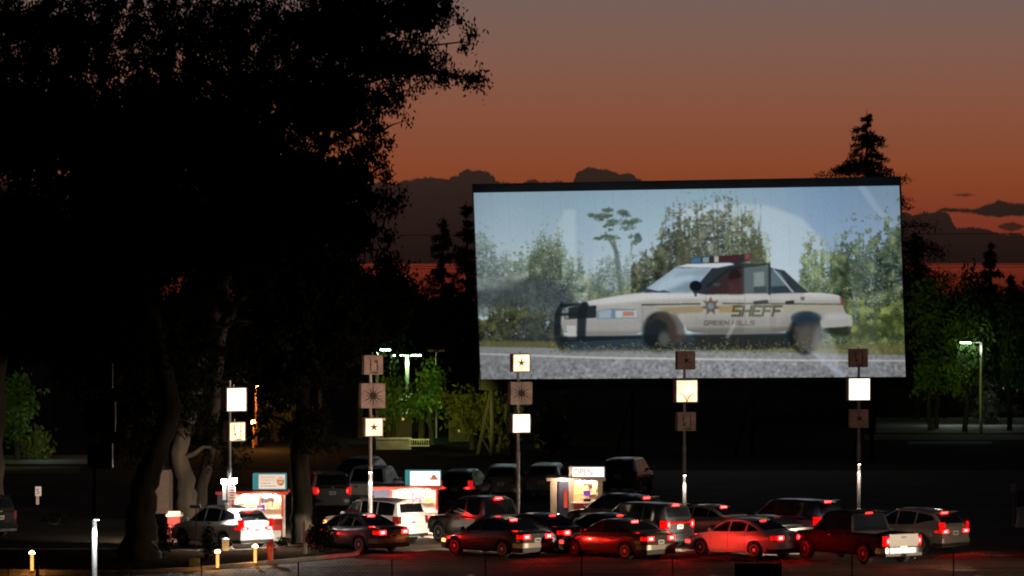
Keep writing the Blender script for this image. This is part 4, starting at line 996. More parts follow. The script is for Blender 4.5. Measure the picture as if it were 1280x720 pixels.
for i, (px, ty, by, rx, lm) in enumerate([
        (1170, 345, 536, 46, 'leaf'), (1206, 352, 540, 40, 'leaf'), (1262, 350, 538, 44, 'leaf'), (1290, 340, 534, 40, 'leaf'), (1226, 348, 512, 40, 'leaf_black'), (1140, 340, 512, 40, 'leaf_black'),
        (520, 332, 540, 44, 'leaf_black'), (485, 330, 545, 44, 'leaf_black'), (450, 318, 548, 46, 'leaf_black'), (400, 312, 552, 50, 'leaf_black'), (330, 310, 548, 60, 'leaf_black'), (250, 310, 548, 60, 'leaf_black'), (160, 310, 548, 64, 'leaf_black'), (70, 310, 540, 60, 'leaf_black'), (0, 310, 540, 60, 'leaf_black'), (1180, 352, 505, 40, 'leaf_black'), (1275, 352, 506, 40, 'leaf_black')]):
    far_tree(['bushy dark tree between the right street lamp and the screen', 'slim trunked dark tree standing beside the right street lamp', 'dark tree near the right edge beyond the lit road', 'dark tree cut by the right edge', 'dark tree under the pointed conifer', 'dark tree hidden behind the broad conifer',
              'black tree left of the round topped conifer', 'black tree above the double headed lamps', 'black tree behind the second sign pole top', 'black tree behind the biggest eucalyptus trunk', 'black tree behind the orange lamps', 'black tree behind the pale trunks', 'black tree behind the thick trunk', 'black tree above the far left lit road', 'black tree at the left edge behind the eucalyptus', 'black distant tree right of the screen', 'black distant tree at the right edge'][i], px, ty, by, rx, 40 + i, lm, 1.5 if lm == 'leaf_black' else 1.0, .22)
# lamp-lit trees
far_tree('bright green lamp lit young tree with a pale curved trunk by the railing', 526, 482, 553, 21, 71, 'leaf', 1.5, .42, tr=.2, bm='bark_pale')
far_tree('green willowy tree behind the second sign pole', 492, 470, 552, 28, 72, 'leaf', .9, .3)
far_tree('ivy hung green tree lit from below right of the lamp posts', 540, 452, 556, 16, 73, 'leaf', .8, .3)
far_tree('yellow green tree left of the screen foot', 590, 486, 562, 46, 74, 'leaf_yellow', 1.0, .2)
far_tree('yellow green tree behind the screen leg', 628, 490, 560, 34, 75, 'leaf_yellow', .9, .2)
far_tree('dim green tree under the screen right of the third sign pole', 690, 505, 585, 26, 76, 'leaf', .8, .15)
far_tree('vivid green lamp lit tree right of the screen', 1163, 428, 538, 26, 77, 'leaf', 1.0, .42)
far_tree('green lamp lit tree at the far left', 22, 468, 575, 38, 78, 'leaf', 1.2, .2)
far_tree('yellow green shrub below the far left green tree', 43, 546, 574, 10, 79, 'leaf_yellow', 1.4, .05, 'shrub', .06)
# shrubs near the bed
def shrub(label, px, py, s, rx, ry, seed, lm='leaf_black', dens=1.0):
    rng = np.random.default_rng(seed); base = GX(px, s); root = empty('shrub', base, 0, label, 'shrub', 'low shrubs round the planting bed')
    n = int(900 * dens * (rx * ry) / 600) + 60; u = rng.normal(size=(n, 3)); u /= np.linalg.norm(u, axis=1)[:, None]; u *= (rng.uniform(0, 1, n) ** .4)[:, None] * rng.uniform(.75, 1.15, (n, 1))
    c = u * np.array([rx / s, rx / s, ry / s]) + np.array([0, 0, max(.12, HC - (py - Y0) / s)])
    c[:, 2] = np.maximum(c[:, 2], .06)
    leaf_mesh('foliage', c, rng, .15, .07, M[lm], root, droop=.0)
    tb = MB()
    for k in range(7):
        e = c[rng.integers(n)]; tb.tube([(0, 0, -.01), (e[0] * .4, e[1] * .4, e[2] * .6), tuple(e)], [.02, .014, .006], 5)
    tb.build('stem', M['bark'], root)
shrub('dark upright shrub in front of the white crossover', 260, 678, 33.0, 9, 26, 81)
shrub('dark shrub at the foot of the thick black trunk', 200, 672, 32.9, 18, 24, 82)
shrub('leafy hedge before the nose of the slate grey saloon', 402, 668, 32.3, 20, 22, 83, dens=1.3)
shrub('low shrub casting leaf shadows on the left booth foot', 352, 680, 31.6, 10, 10, 84)
shrub('dry low shrub below the speed sign', 70, 648, 28.6, 24, 7, 85)

# ------------------------------------------------------------------ far lamps, wall, railing, houses, cables
GL = 'street lamps beyond the drive-in'
def tee_lamp(label, px, y, base_y, half, two=True, power=900, m='lampled', col=(.6, 1, .65), tint='darksteel', pr=.12):
    s = (base_y - Y0) / HC; r = empty('street_lamp', GX(px, s), 0, label, 'street lamp', GL)
    z = HC - (y - Y0) / s; h = half / s
    b = MB(); b.tube([(0, 0, 0), (0, 0, z)], [pr * 1.2, pr * .8], 10); b.build('post', M[tint], r, 50)
    b = MB(); b.tube([(-h, 0, z), (h if two else 0, 0, z)], .05, 8); b.build('cross_arm', M['steel'], r)
    for sx in ((-1, 1) if two else (-1,)):
        hd = link('lamp_head', None, r, (sx * h, 0, z))
        b = MB(); b.box((0, 0, .06), (.85, .4, .10), bev=.03); b.build('lamp_shell', M['steel'], hd)
        b = MB(); b.box((0, 0, -.02), (.7, .32, .06), bev=.01); b.build('lamp_lens', M[m], hd)
    if power: lamp('POINT', 'street_glow', (0, -.4, z - .5), power, col, .2, parent=r)
    return r
tee_lamp('double headed green tinted street lamp beside the second sign pole', 509, 444, 545, 11, power=330, col=(.5, 1, .3), tint='steel', pr=.16)
tee_lamp('double headed street lamp partly behind the second sign pole', 471.5, 437, 548, 10, power=150, col=(.55, 1, .4), tint='steel')
tee_lamp('thin unlit floodlight mast left of the screen', 545.5, 439, 548, 3.5, power=0, m='lens', tint='steel', pr=.07)
tee_lamp('curved arm street lamp on a tall pole right of the screen', 1226, 428, 541, 19, two=False, power=35, col=(.8, 1, .8), tint='steel', pr=.11)
tee_lamp('distant warm lamp above the vivid green tree', 1187, 421, 520, 2, two=False, power=0, m='lampsoft', pr=.05)
tee_lamp('distant white lamp at the right edge', 1275, 422, 522, 3, two=False, power=0, pr=.05)
tee_lamp('distant yellow lamp above the second sign pole', 463, 431, 530, 1.5, two=False, power=0, m='lampsoft', pr=.05)
def globe(label, px, y, base_y, power):
    s = (base_y - Y0) / HC; r = empty('street_lamp', GX(px, s), 0, label, 'street lamp', GL); z = HC - (y - Y0) / s
    b = MB(); b.tube([(0, 0, 0), (0, 0, z)], .08, 8); b.build('post', mat('amber_post', (.3, .15, .07), .6, noise=.3), r)
    b = MB(); b.lathe([(0, z - .02), (.12, z + .03), (.16, z + .14), (.1, z + .26), (0, z + .28)], 14); b.build('lamp_globe', M['lampwarm'], r, 60)
    lamp('POINT', 'sodium_glow', (.5, -1.2, z - .2), power, (1, .38, .08), .2, parent=r)
globe('taller orange lamp between the first and second sign poles', 320, 486, 556, 620)
globe('lower orange lamp between the first and second sign poles', 316.5, 530, 560, 320)
far_tree('bare orange lit branches right of the orange lamps', 345, 495, 552, 26, 90, 'leaf_yellow', .35, .3)
# far light pools: added unseen spots on trees and points over roads
def glow(px, s_, z, power, col, tpx, ts, tz, ang=60):
    lamp('SPOT', 'tree_fill', GX(px, s_) + Vector((0, 0, z)), power, col, .15, GX(tpx, ts) + Vector((0, 0, tz)), ang, .8)
glow(8, 22.4, 2.6, 1200, (.8, 1, .2), 22, 20.5, 3.6, 55)
glow(50, 22.0, 2.4, 420, (.9, 1, .35), 44, 20.4, 1.2, 40)
lamp('POINT', 'road_glow', GX(55, 20.6) + Vector((0, 0, 1.6)), 22, (.7, 1, .85), .3)
glow(1152, 18.2, 2.2, 2200, (.75, 1, .15), 1160, 16.9, 5.2, 40)
lamp('POINT', 'road_glow', GX(1190, 16.2) + Vector((0, 0, 2.0)), 90, (.85, 1, .75), .3)
lamp('POINT', 'road_glow', GX(1243, 16.2) + Vector((0, 0, 2.0)), 60, (.85, 1, .75), .3)
glow(560, 20.4, 2.0, 2600, (.95, 1, .2), 596, 19.2, 3.4, 70)
glow(516, 19.6, 2.0, 2000, (.5, 1, .2), 526, 18.3, 3.6, 45)
glow(496, 19.6, 2.4, 1000, (.7, 1, .3), 492, 18.2, 4.4, 45)
# retaining wall and railing
s = 19.2; r = empty('retaining_wall', GX(492, s), 0, 'dim beige wall with a pale coping behind the second sign pole', 'wall')
zt = HC - (549 - Y0) / s
b = MB(); b.box((0, .2, zt / 2), (44 / s, .3, zt)); b.build('wall_face', mat('beige_block', (.22, .19, .14), .9, noise=.3, nscale=1.5), r); b = MB(); b.box((0, .17, zt + .05), (45 / s, .42, .1)); b.build('coping', M['concrete'], r)
lamp('SPOT', 'coping_glow', GX(500, s) + Vector((0, -1.6, zt + 2)), 160, (1, .95, .6), .1, GX(495, s) + Vector((0, 0, .8)), 110, .8)
r = empty('railing', GX(524, s), 0, 'green lit metal railing right of the beige wall', 'railing')
b = MB()
for k in range(9): b.box((-.6 + k * .15, 0, zt / 2 + .1), (.03, .03, zt - .2))
b.build('baluster', M['steel'], r); b = MB(); b.box((0, 0, zt - .02), (1.35, .06, .06)); b.box((0, 0, .25), (1.35, .05, .05)); b.build('rail', M['steel'], r)
# houses with lit windows
def house(label, px, base_y, wpx, hpx, wins, wcol):
    s = (base_y - Y0) / HC; r = empty('house', GX(px, s), 0, label, 'house', 'dark houses beyond the trees')
    w_, h_ = wpx / s, hpx / s
    b = MB(); b.box((0, 3, h_ / 2), (w_, 6, h_)); b.build('wall', mat('house_wall', (.12, .09, .07), .9, noise=.2), r)
    b = MB(); b.add([(-w_ / 2 - .4, -.5, h_), (w_ / 2 + .4, -.5, h_), (w_ / 2 + .4, 6.5, h_), (-w_ / 2 - .4, 6.5, h_), (-w_ / 2 - .4, 3, h_ + 1.4), (w_ / 2 + .4, 3, h_ + 1.4)], [[0, 1, 5, 4], [2, 3, 4, 5], [0, 4, 3], [1, 2, 5], [0, 3, 2, 1]]); b.build('roof', M['darksteel'], r)
    for wx, wy, ww, wh in wins:
        f = link('window', None, r, ((wx - px) / s, -.03, HC - (wy - Y0) / s))
        b = MB(); a, c = ww / s, wh / s
        for sx in (-1, 1): b.box((sx * a / 2, 0, 0), (.08, .05, c + .08)); b.box((0, 0, sx * c / 2), (a - .08, .05, .08))
        b.build('frame', M['offwhite'], f); b = MB(); b.box((0, .015, 0), (a - .08, .02, c - .08)); b.build('lit_pane', emit('lit_window', wcol, 1.6, .4, 2), f)
house('house with small orange lit windows behind the double headed lamps', 498, 548, 34, 30, [(504, 522, 3, 7), (499.5, 516, 5, 2), (480, 524, 4, 3)], (1, .38, .16))
house('house with one amber lit window left of the screen', 576, 552, 30, 22, [(575, 538, 5, 3)], (1, .5, .18))
house('small green lit house seen under the screen', 682, 560, 26, 18, [(699, 537, 4, 2)], (1, .5, .25))
# cables
for i, (y, lb) in enumerate(((294, 'upper thin power cable across the cloud bank'), (333, 'lower thin power cable across the sunset gap'), (336, 'lowest thin power cable over the far trees'))):
    s = 12.0; r = empty('power_cable', Vector((0, F / s, 0)), 0, lb, 'cable', 'power cables over the far trees')
    b = MB(); b.tube([((x - 640) / s, 0, HC - (y - Y0) / s - .9 * math.sin(math.pi * (x + 900) / 3080) + .9) for x in range(-900, 2200, 100)], .03, 5); b.build('wire', M['fence'], r)

# ------------------------------------------------------------------ movie screen
rng = np.random.default_rng(5)
CW, CH = 1600, 720
img = np.zeros((CH, CW, 3))
yy, xx = np.mgrid[0:CH, 0:CW] / np.array([CH, CW])[:, None, None]
def hexc(h): h = h.lstrip('#'); return np.array([int(h[i:i + 2], 16) / 255 for i in (0, 2, 4)])
def uv(x, y):                             # photo pixel -> canvas pixel
    v = 0.5; u = .5
    for _ in range(3):
        v = (y - (241 - 9 * u)) / ((474 - 3 * u) - (241 - 9 * u)); u = (x - (592 + 9 * v)) / (532 - 1 * v)
    return u * CW, v * CH
def blur(a, r):
    r = int(r)
    if r < 1: return a
    for axis in (0, 1):
        for _ in range(2):
            p_ = np.pad(a, [(r, r) if k == axis else (0, 0) for k in range(a.ndim)], mode='edge'); c = np.cumsum(p_, axis=axis)
            z = np.zeros_like(np.take(c, [0], axis=axis)); c = np.concatenate([z, c], axis=axis); n = a.shape[axis]
            a = (np.take(c, range(2 * r + 1, 2 * r + 1 + n), axis=axis) - np.take(c, range(0, n), axis=axis)) / (2 * r + 1)
    return a
def polymask(pts, soft=1):
    m = np.zeros((CH, CW)); P = [uv(*q) for q in pts]; ys_ = [q[1] for q in P]
    for r_ in range(max(0, int(min(ys_))), min(CH, int(max(ys_)) + 1)):
        yv = r_ + .5; xs_ = []
        for (x1, y1), (x2, y2) in zip(P, P[1:] + P[:1]):
            if (y1 <= yv) != (y2 <= yv): xs_.append(x1 + (yv - y1) / (y2 - y1) * (x2 - x1))
        xs_.sort()
        for a, b_ in zip(xs_[::2], xs_[1::2]): m[r_, max(0, int(round(a))):max(0, int(round(b_)))] = 1
    return blur(m, soft) if soft else m
def fill(pts, col, alpha=1.0, soft=1):
    global img
    m = polymask(pts, soft)[..., None] * alpha; img = img * (1 - m) + hexc(col) * m if isinstance(col, str) else img * (1 - m) + col * m
def C(pts): return [(690 + x / 3.282, 300 + y / 3.282) for x, y in pts]     # close-up coordinates of the film car
def ell(cx, cy, rx, ry, n=28, a0=0, a1=2 * math.pi): return [(cx + rx * math.cos(a0 + (a1 - a0) * k / n), cy + ry * math.sin(a0 + (a1 - a0) * k / n)) for k in range(n + 1)]
def chai(P, it=2):
    for _ in range(it):
        Q = []
        for (x1, y1), (x2, y2) in zip(P, P[1:] + P[:1]): Q += [(x1 * .75 + x2 * .25, y1 * .75 + y2 * .25), (x1 * .25 + x2 * .75, y1 * .25 + y2 * .75)]
        P = Q
    return P
def shade(clip, pts, k, soft, col=None):
    global img
    m = (polymask(pts, soft) * clip)[..., None]
    img = img * (1 - m * k) if col is None else img * (1 - m * k) + hexc(col) * m * k
def dabs(n, xs_, ys_, cols, smin, smax, alpha=.8):
    for x, y, c in zip(xs_, ys_, cols):
        u, v = uv(x, y); a = rng.uniform(smin, smax); b_ = rng.uniform(smin, smax) * .8
        i0, i1, j0, j1 = int(v - b_), int(v + b_) + 1, int(u - a), int(u + a) + 1
        if i1 <= 0 or j1 <= 0 or i0 >= CH or j0 >= CW: continue
        i0, j0 = max(0, i0), max(0, j0); img[i0:i1, j0:j1] = img[i0:i1, j0:j1] * (1 - alpha) + c * alpha
def bush(cx, cy, rx, ry, n, pal, smin=2, smax=6, alpha=.7, fluff=.25):
    pal = [hexc(q) for q in pal]
    nc = max(6, n // 40); th = rng.uniform(0, 2 * math.pi, nc); q = rng.uniform(0, 1, nc) ** .5
    bx = cx + np.cos(th) * q * rx; by = cy + np.sin(th) * q * ry
    k = rng.integers(0, nc, n); X_ = bx[k] + rng.normal(0, rx * fluff * .6, n); Y_ = by[k] + rng.normal(0, ry * fluff * .5, n)
    tone = rng.integers(0, len(pal), nc)
    cl_ = [pal[int(np.clip(tone[kk] + rng.integers(-1, 2), 0, len(pal) - 1))] * rng.uniform(.8, 1.2) for kk in k]
    dabs(n, X_, Y_, cl_, smin, smax, alpha)
# sky
t = yy[..., None] * 1.6
img[:] = hexc('#8ea9bb') * (1 - np.clip(t, 0, 1)) + hexc('#b8c7cd') * np.clip(t, 0, 1)
img += (hexc('#7c9cc0') - hexc('#8fabbd')) * np.exp(-((xx - .86) / .14) ** 2)[..., None] * np.exp(-((yy - .2) / .35) ** 2)[..., None]
img += .05 * np.exp(-((xx - .05) / .1) ** 2)[..., None]
fill([(850, 262), (900, 254), (960, 256), (1005, 272), (1030, 300), (1040, 345), (1000, 350), (850, 340)], '#c4d2d8', .55, 6)
fill([(708, 262), (722, 262), (722, 320), (700, 330), (640, 316), (690, 304)], '#b9cdd4', .5, 5)
fill([(620, 305), (700, 312), (760, 320), (760, 400), (600, 400)], '#b4c2c2', .35, 14)
fill([(722, 258), (745, 256), (745, 420), (722, 420)], '#93aac4', .3, 4)
fill([(1072, 232), (1082, 232), (1118, 284), (1112, 288)], '#b0c4d6', .45, 3)
# vegetation of the film
dk = ['#3f4738', '#55604a', '#6c7556', '#8b9079', '#454c40']
dk2 = ['#2d3322', '#45502f', '#5e6a3c', '#7c8558']
def veg(prof, base, n, pal, smin=2, smax=5, alpha=.6, spiky=.22, seed=0, top_l=.35, air=.45):
    pal = [hexc(q) for q in pal]; x0, x1 = prof[0][0], prof[-1][0]; r_ = np.random.default_rng(seed)
    kx = np.linspace(x0, x1, int((x1 - x0) / 2.2) + 4); kn = r_.uniform(-1, 1, len(kx)); k2 = np.linspace(x0, x1, int((x1 - x0) / 9) + 3); kn2 = r_.uniform(-1, 1, len(k2))
    spiky *= .75; n = int(n * 2.6); smin = 1; smax = smax * .72; X_ = r_.uniform(x0, x1, n); H_ = base - np.interp(X_, [p_[0] for p_ in prof], [p_[1] for p_ in prof]); H_ = H_ * (1 + spiky * np.interp(X_, kx, kn) + spiky * .6 * np.interp(X_, k2, kn2) + spiky * .75 * r_.normal(0, 1, n))
    q = 1 - r_.uniform(0, 1, n) ** 1.15; tuft = blur(r_.normal(0, 1, (60, 120)), 1) * 3
    ii = ((base - H_ * q) * .45).astype(int) % 60; jj = (X_ * .45).astype(int) % 120; tn = tuft[ii, jj]
    keep = (tn > -3 + 3.4 * np.clip((q - air) / (.95 - air), 0, 1) ** 1.3) ; X_, H_, q, tn = X_[keep], H_[keep], q[keep], tn[keep]
    idx = np.clip((len(pal) * (.36 + .26 * tn + top_l * (q - .5)) + r_.normal(0, .6, len(q))).astype(int), 0, len(pal) - 1)
    dabs(len(q), X_, base - H_ * q, [pal[i] * r_.uniform(.82, 1.18) for i in idx], smin, smax, alpha)
HZ = ['#465148', '#56625a', '#66736a', '#7a877e', '#8d9a94']
OL = ['#1b1d13', '#272a1e', '#36392a', '#494c38', '#5e604a', '#7b7b60']
GR = ['#141b10', '#243020', '#34432c', '#48583a', '#617048', '#84905f']
veg([(594, 306), (606, 296), (618, 300), (630, 320), (640, 330)], 395, 1800, HZ, 2, 5, .45, .2, 1)
veg([(634, 332), (645, 316), (655, 308), (668, 312), (676, 304), (690, 302), (700, 306), (714, 322), (722, 345), (726, 318), (730, 318), (734, 345), (750, 352), (764, 360)], 396, 4200, ['#3a4438', '#4c5747', '#5e6a57', '#738069', '#8b9682', '#a0a998'], 2, 5, .55, .24, 2)
veg([(663, 312), (680, 296), (690, 303), (699, 298), (704, 318)], 350, 900, ['#343f2e', '#46533c', '#5c6a4e', '#77856a'], 2, 4, .5, .25, 3)
for pts in ([(777, 366), (781, 366), (779, 330), (771, 296), (768, 296)], [(785, 362), (788, 362), (789, 330), (795, 300), (793, 300)], [(774, 320), (758, 290), (760, 289), (777, 316)]): fill(pts, '#56625a', .8, 1)
for cx, cy, rx, ry, n in ((752, 271, 13, 5, 300), (772, 264, 13, 5, 260), (790, 274, 11, 7, 260), (760, 296, 15, 4, 220), (797, 296, 7, 9, 180), (776, 282, 17, 8, 130), (802, 298, 4, 4, 60), (766, 284, 8, 4, 90)): bush(cx, cy, rx, ry, n, ['#46554c', '#5a695f', '#3b493f', '#70807a'], 2, 4, .5, .35)
veg([(744, 352), (752, 330), (765, 322), (782, 330), (800, 338), (812, 345)], 385, 1500, HZ, 2, 5, .45, .22, 4)
veg([(792, 330), (806, 312), (818, 316), (828, 306), (836, 312), (845, 300)], 372, 1700, OL, 2, 5, .5, .2, 5, .35, .2)
veg([(822, 306), (832, 288), (840, 270), (850, 276), (862, 262), (874, 268), (884, 258), (894, 262), (904, 252), (914, 250), (922, 262), (932, 272), (944, 278), (952, 296), (960, 312)], 350, 4600, OL, 2, 5, .52, .2, 6, .35, .12)
veg([(908, 268), (925, 262), (940, 268), (956, 286), (966, 306)], 340, 700, ['#5b6644', '#727d56', '#8b946c', '#a0a784'], 2, 4, .4, .3, 7)
for k in range(26):
    x_ = rng.uniform(835, 955); y_ = rng.uniform(246, 275); fill([(x_, y_), (x_ + .8, y_), (x_ + rng.uniform(-6, 6) + 1, 330), (x_ + rng.uniform(-6, 6), 330)], '#45442f', .5, 1)
veg([(740, 372), (790, 360), (840, 366)], 400, 1500, ['#3c4228', '#535a35', '#6d7446', '#8a8f60'], 2, 5, .5, .3, 8)
veg([(1002, 330), (1010, 306), (1022, 302), (1034, 312), (1048, 316), (1062, 330)], 410, 2600, ['#36442c', '#4b5a3a', '#66744a', '#84915f', '#a2ac80'], 2, 5, .5, .2, 9)
veg([(1040, 328), (1052, 308), (1066, 298), (1078, 302), (1090, 294), (1102, 290), (1114, 282), (1124, 278), (1130, 280)], 420, 6500, GR, 2, 5, .58, .18, 10, .35, .38)
bush(1078, 368, 24, 16, 170, ['#c9c79a', '#a4a578'], 1, 2.6, .55)
veg([(985, 372), (1010, 362), (1040, 368), (1062, 380)], 436, 2400, ['#2c3620', '#404b2c', '#58643a', '#737e4c'], 2, 5, .55, .3, 11)
veg([(1062, 392), (1085, 384), (1110, 386), (1136, 380)], 444, 3200, ['#2c3516', '#434f1f', '#5f6b2c', '#7d873e', '#98a057'], 2, 5, .55, .3, 12)
veg([(594, 400), (612, 388), (640, 380), (664, 384), (690, 396), (706, 410)], 438, 3200, ['#161710', '#26271a', '#383a22', '#4d4f2a', '#686a38'], 3, 6, .6, .2, 13)
fill([(596, 362), (640, 352), (668, 345), (700, 351), (720, 366), (722, 386), (596, 384)], '#2b3136', .66, 9)
fill([(594, 348), (640, 340), (660, 336), (640, 360), (596, 364)], '#8a938e', .4, 8)
fill([(660, 385), (720, 380), (700, 432), (640, 434)], '#39424a', .4, 10)
img = blur(img, 1) * .91 + hexc('#a3b1b2') * .09
# ground and road
fill([(590, 426), (1140, 430), (1140, 446), (590, 440)], '#6b6a42', .8, 3)
bush(930, 434, 60, 4, 500, ['#8a8450', '#a59c62', '#6a6a3c'], 2, 4, .7)
fill([(590, 433), (760, 436), (1000, 441), (1140, 444), (1140, 500), (590, 500)], '#8b8c8c', 1, 2)
u_ = rng.normal(0, 1, (CH, CW)); gm = (yy > .825)[..., None]
fin = blur(u_, 1); mid_ = blur(rng.normal(0, 1, (CH, CW)), 4)
img += gm * (fin[..., None] * .10 + mid_[..., None] * .55) * np.clip((yy - .82) * 9, .15, 1)[..., None]
fill([(596, 441), (760, 446), (1000, 449), (1134, 450), (1134, 452), (1000, 451.5), (760, 448.5), (596, 443)], '#cfcfc6', .75, 1)
img += gm * np.array([-.01, -.01, .0]) * 1
# film car
fill(C([(10, 395), (1000, 380), (1010, 440), (900, 450), (40, 455)]), '#1e2730', .88, 4)
fill(C([(120, 390), (400, 390), (420, 445), (60, 450)]), '#2e4450', .55, 8)
fill(C([(585, 388), (985, 384), (960, 432), (830, 440), (600, 430)]), '#2a2a26', .75, 6)
body = C([(45, 345), (48, 310), (60, 275), (130, 255), (200, 240), (300, 224), (380, 215), (620, 214), (700, 222), (1060, 212), (1180, 222), (1198, 240), (1205, 300), (1235, 308), (1237, 352), (1110, 362), (1108, 330), (1085, 300), (1050, 290), (1012, 308), (990, 345), (980, 382), (570, 387), (555, 340), (520, 300), (470, 288), (420, 300), (385, 345), (378, 392), (60, 392)])
bm_ = polymask(chai(body, 2), 1); m_ = bm_[..., None]; img = img * (1 - m_) + hexc('#a09e99') * m_
mott = blur(rng.normal(0, 1, (CH, CW)), 14) * 14 + blur(rng.normal(0, 1, (CH, CW)), 4) * 1.2
img += m_ * np.clip(mott, -2, 2)[..., None] * .014
shade(bm_, C([(40, 285), (130, 250), (380, 212), (620, 212), (610, 236), (400, 246), (200, 266), (100, 276)]), .8, 5, '#c6c8c8')
shade(bm_, C([(1050, 208), (1200, 218), (1200, 232), (1040, 228)]), .7, 4, '#cfd1d2')
shade(bm_, C([(600, 224), (1060, 218), (1200, 234), (1200, 246), (600, 244)]), .5, 5, '#c8c8c5')
shade(bm_, C([(560, 320), (1000, 312), (1000, 400), (560, 400)]), .5, 14, '#7d7a74')
shade(bm_, C([(540, 362), (1000, 355), (1000, 400), (540, 400)]), .6, 5, '#57554f')
shade(bm_, C([(40, 330), (385, 326), (385, 400), (40, 400)]), .45, 7, '#8e8c88')
shade(bm_, C([(40, 374), (385, 372), (385, 400), (40, 400)]), .6, 4, '#6e6e6c')
shade(bm_, C([(375, 268), (430, 262), (430, 300), (385, 350), (360, 330)]), .3, 8, '#7e7c78')
shade(bm_, C([(60, 268), (190, 262), (200, 284), (60, 292)]), .35, 6, '#8a8a88')
shade(bm_, C([(1130, 300), (1240, 300), (1240, 325), (1120, 328)]), .5, 5, '#c6c6c2')
for q_ in range(9):
    x_ = rng.uniform(580, 960); shade(bm_, C([(x_, 236), (x_ + rng.uniform(8, 40), 236), (x_ + rng.uniform(-10, 40), 360), (x_ - rng.uniform(0, 20), 360)]), .12, 7, '#6d6a60' if q_ % 2 else '#d6d6d2')
fill(C([(380, 262), (385, 300), (383, 345), (379, 345), (381, 300), (377, 262)]), '#77756f', .5, 1)
fill(C([(1110, 330), (1210, 325), (1236, 312), (1236, 352), (1110, 362)]), '#a9a9a6', .8, 2)
fill(C([(1120, 362), (1236, 354), (1225, 392), (1120, 380)]), '#2b2c2a', .85, 2)
fill(C([(378, 262), (620, 258), (620, 263), (378, 268)]), '#3d3526', .85, 1); fill(C([(710, 256), (1200, 260), (1200, 265), (710, 262)]), '#4a4436', .8, 1)
fill(C([(430, 278), (630, 268), (630, 296), (520, 300), (470, 288)]), '#8c7c58', .8, 2); fill(C([(695, 268), (775, 266), (775, 296), (695, 296)]), '#96825a', .9, 1)
fill(C([(960, 268), (1198, 268), (1198, 290), (960, 296)]), '#a39c86', .6, 1)
# glasshouse
fill(C([(505, 122), (535, 104), (600, 96), (740, 92), (830, 96), (905, 112), (960, 125), (1055, 214), (640, 222), (590, 215)]), '#2c3238', 1, 1)
fill(C([(516, 110), (565, 97), (742, 91), (760, 99), (690, 113), (610, 112)]), '#c8ccce', .95, 1)
fill(C([(375, 213), (515, 113), (668, 113), (620, 170), (585, 214)]), '#8fa3b2', 1, 1); fill(C([(400, 210), (520, 128), (600, 126), (560, 210)]), '#a9bbc6', .6, 8); fill(C([(470, 214), (560, 170), (620, 168), (585, 214)]), '#4f6068', .5, 7); fill(C([(500, 150), (530, 130), (660, 118), (640, 140)]), '#5b6a72', .35, 6)
fill(C([(360, 212), (370, 195), (392, 196), (470, 214)]), '#2c3640', .9, 1); fill(C([(430, 214), (470, 204), (500, 214)]), '#2c3640', .8, 1)
fill(C([(640, 220), (735, 125), (790, 108), (795, 220)]), '#3a2a2a', .95, 2); fill(ell(*C([(760, 150)])[0], 8, 10), '#241a1c', .8, 2); fill(C([(735, 165), (790, 150), (795, 222), (735, 222)]), '#4a3232', .7, 3)
fill(C([(798, 110), (900, 100), (900, 216), (798, 218)]), '#4e5a5c', .85, 1); fill(C([(838, 132), (880, 128), (880, 190), (838, 192)]), '#8d9c98', .6, 2); fill(C([(838, 190), (890, 188), (890, 214), (838, 216)]), '#283036', .8, 2)
fill(C([(908, 120), (945, 128), (996, 214), (908, 218)]), '#5d7078', .9, 1); fill(C([(908, 190), (980, 186), (996, 214), (908, 218)]), '#26303a', .8, 2)
fill(C([(912, 116), (918, 114), (1002, 212), (994, 216)]), '#b5b9ba', .8, 1)
fill(C([(640, 190), (650, 180), (735, 112), (905, 92), (906, 224), (896, 224), (896, 100), (740, 122), (652, 196)]), '#23272b', .95, 1)
fill(C([(940, 120), (962, 124), (1056, 214), (1010, 214)]), '#343d42', .9, 1)
# light bar
fill(C([(583, 96), (583, 70), (700, 63), (822, 56), (822, 80), (772, 98), (740, 92), (700, 92)]), '#2f3036', 1, 1); fill(C([(583, 95), (583, 72), (622, 69), (622, 93)]), '#46719a', .85, 2); fill(C([(628, 92), (628, 70), (655, 68), (655, 91)]), '#7f97a0', .9, 1); fill(C([(676, 90), (676, 66), (694, 65), (694, 90)]), '#b8b6a6', .9, 1); fill(C([(800, 80), (800, 58), (822, 57), (822, 78)]), '#97494a', .85, 2); fill(C([(700, 88), (700, 66), (780, 60), (780, 88)]), '#43262a', .9, 1)
# nose, bars, lamps
fill(C([(58, 280), (112, 270), (190, 268), (190, 318), (112, 322), (58, 325)]), '#23282c', .95, 1); fill(C([(60, 278), (75, 276), (75, 322), (60, 322)]), '#9da3a3', .7, 1)
fill(C([(192, 290), (255, 280), (355, 283), (364, 320), (192, 324)]), '#6d7f8c', 1, 1); fill(C([(200, 292), (252, 284), (252, 318), (200, 320)]), '#9fb2bd', .7, 2); fill(C([(270, 288), (356, 288), (360, 316), (270, 318)]), '#c9ced0', .7, 1); fill(C([(300, 292), (346, 292), (348, 310), (300, 312)]), '#a8644c', .8, 2)
fill(C([(66, 350), (106, 350), (108, 412), (72, 412)]), '#bdbab4', .9, 1)
for q in ([(14, 392), (16, 300), (44, 254), (58, 258), (44, 300), (42, 392)], [(110, 412), (112, 290), (132, 254), (152, 252), (160, 268), (150, 300), (145, 412)], [(20, 300), (130, 296), (130, 306), (20, 312)], [(40, 262), (150, 256), (150, 268), (40, 276)], [(40, 396), (378, 392), (376, 404), (44, 420)]): fill(C(q), '#1d2328', .9, 2)
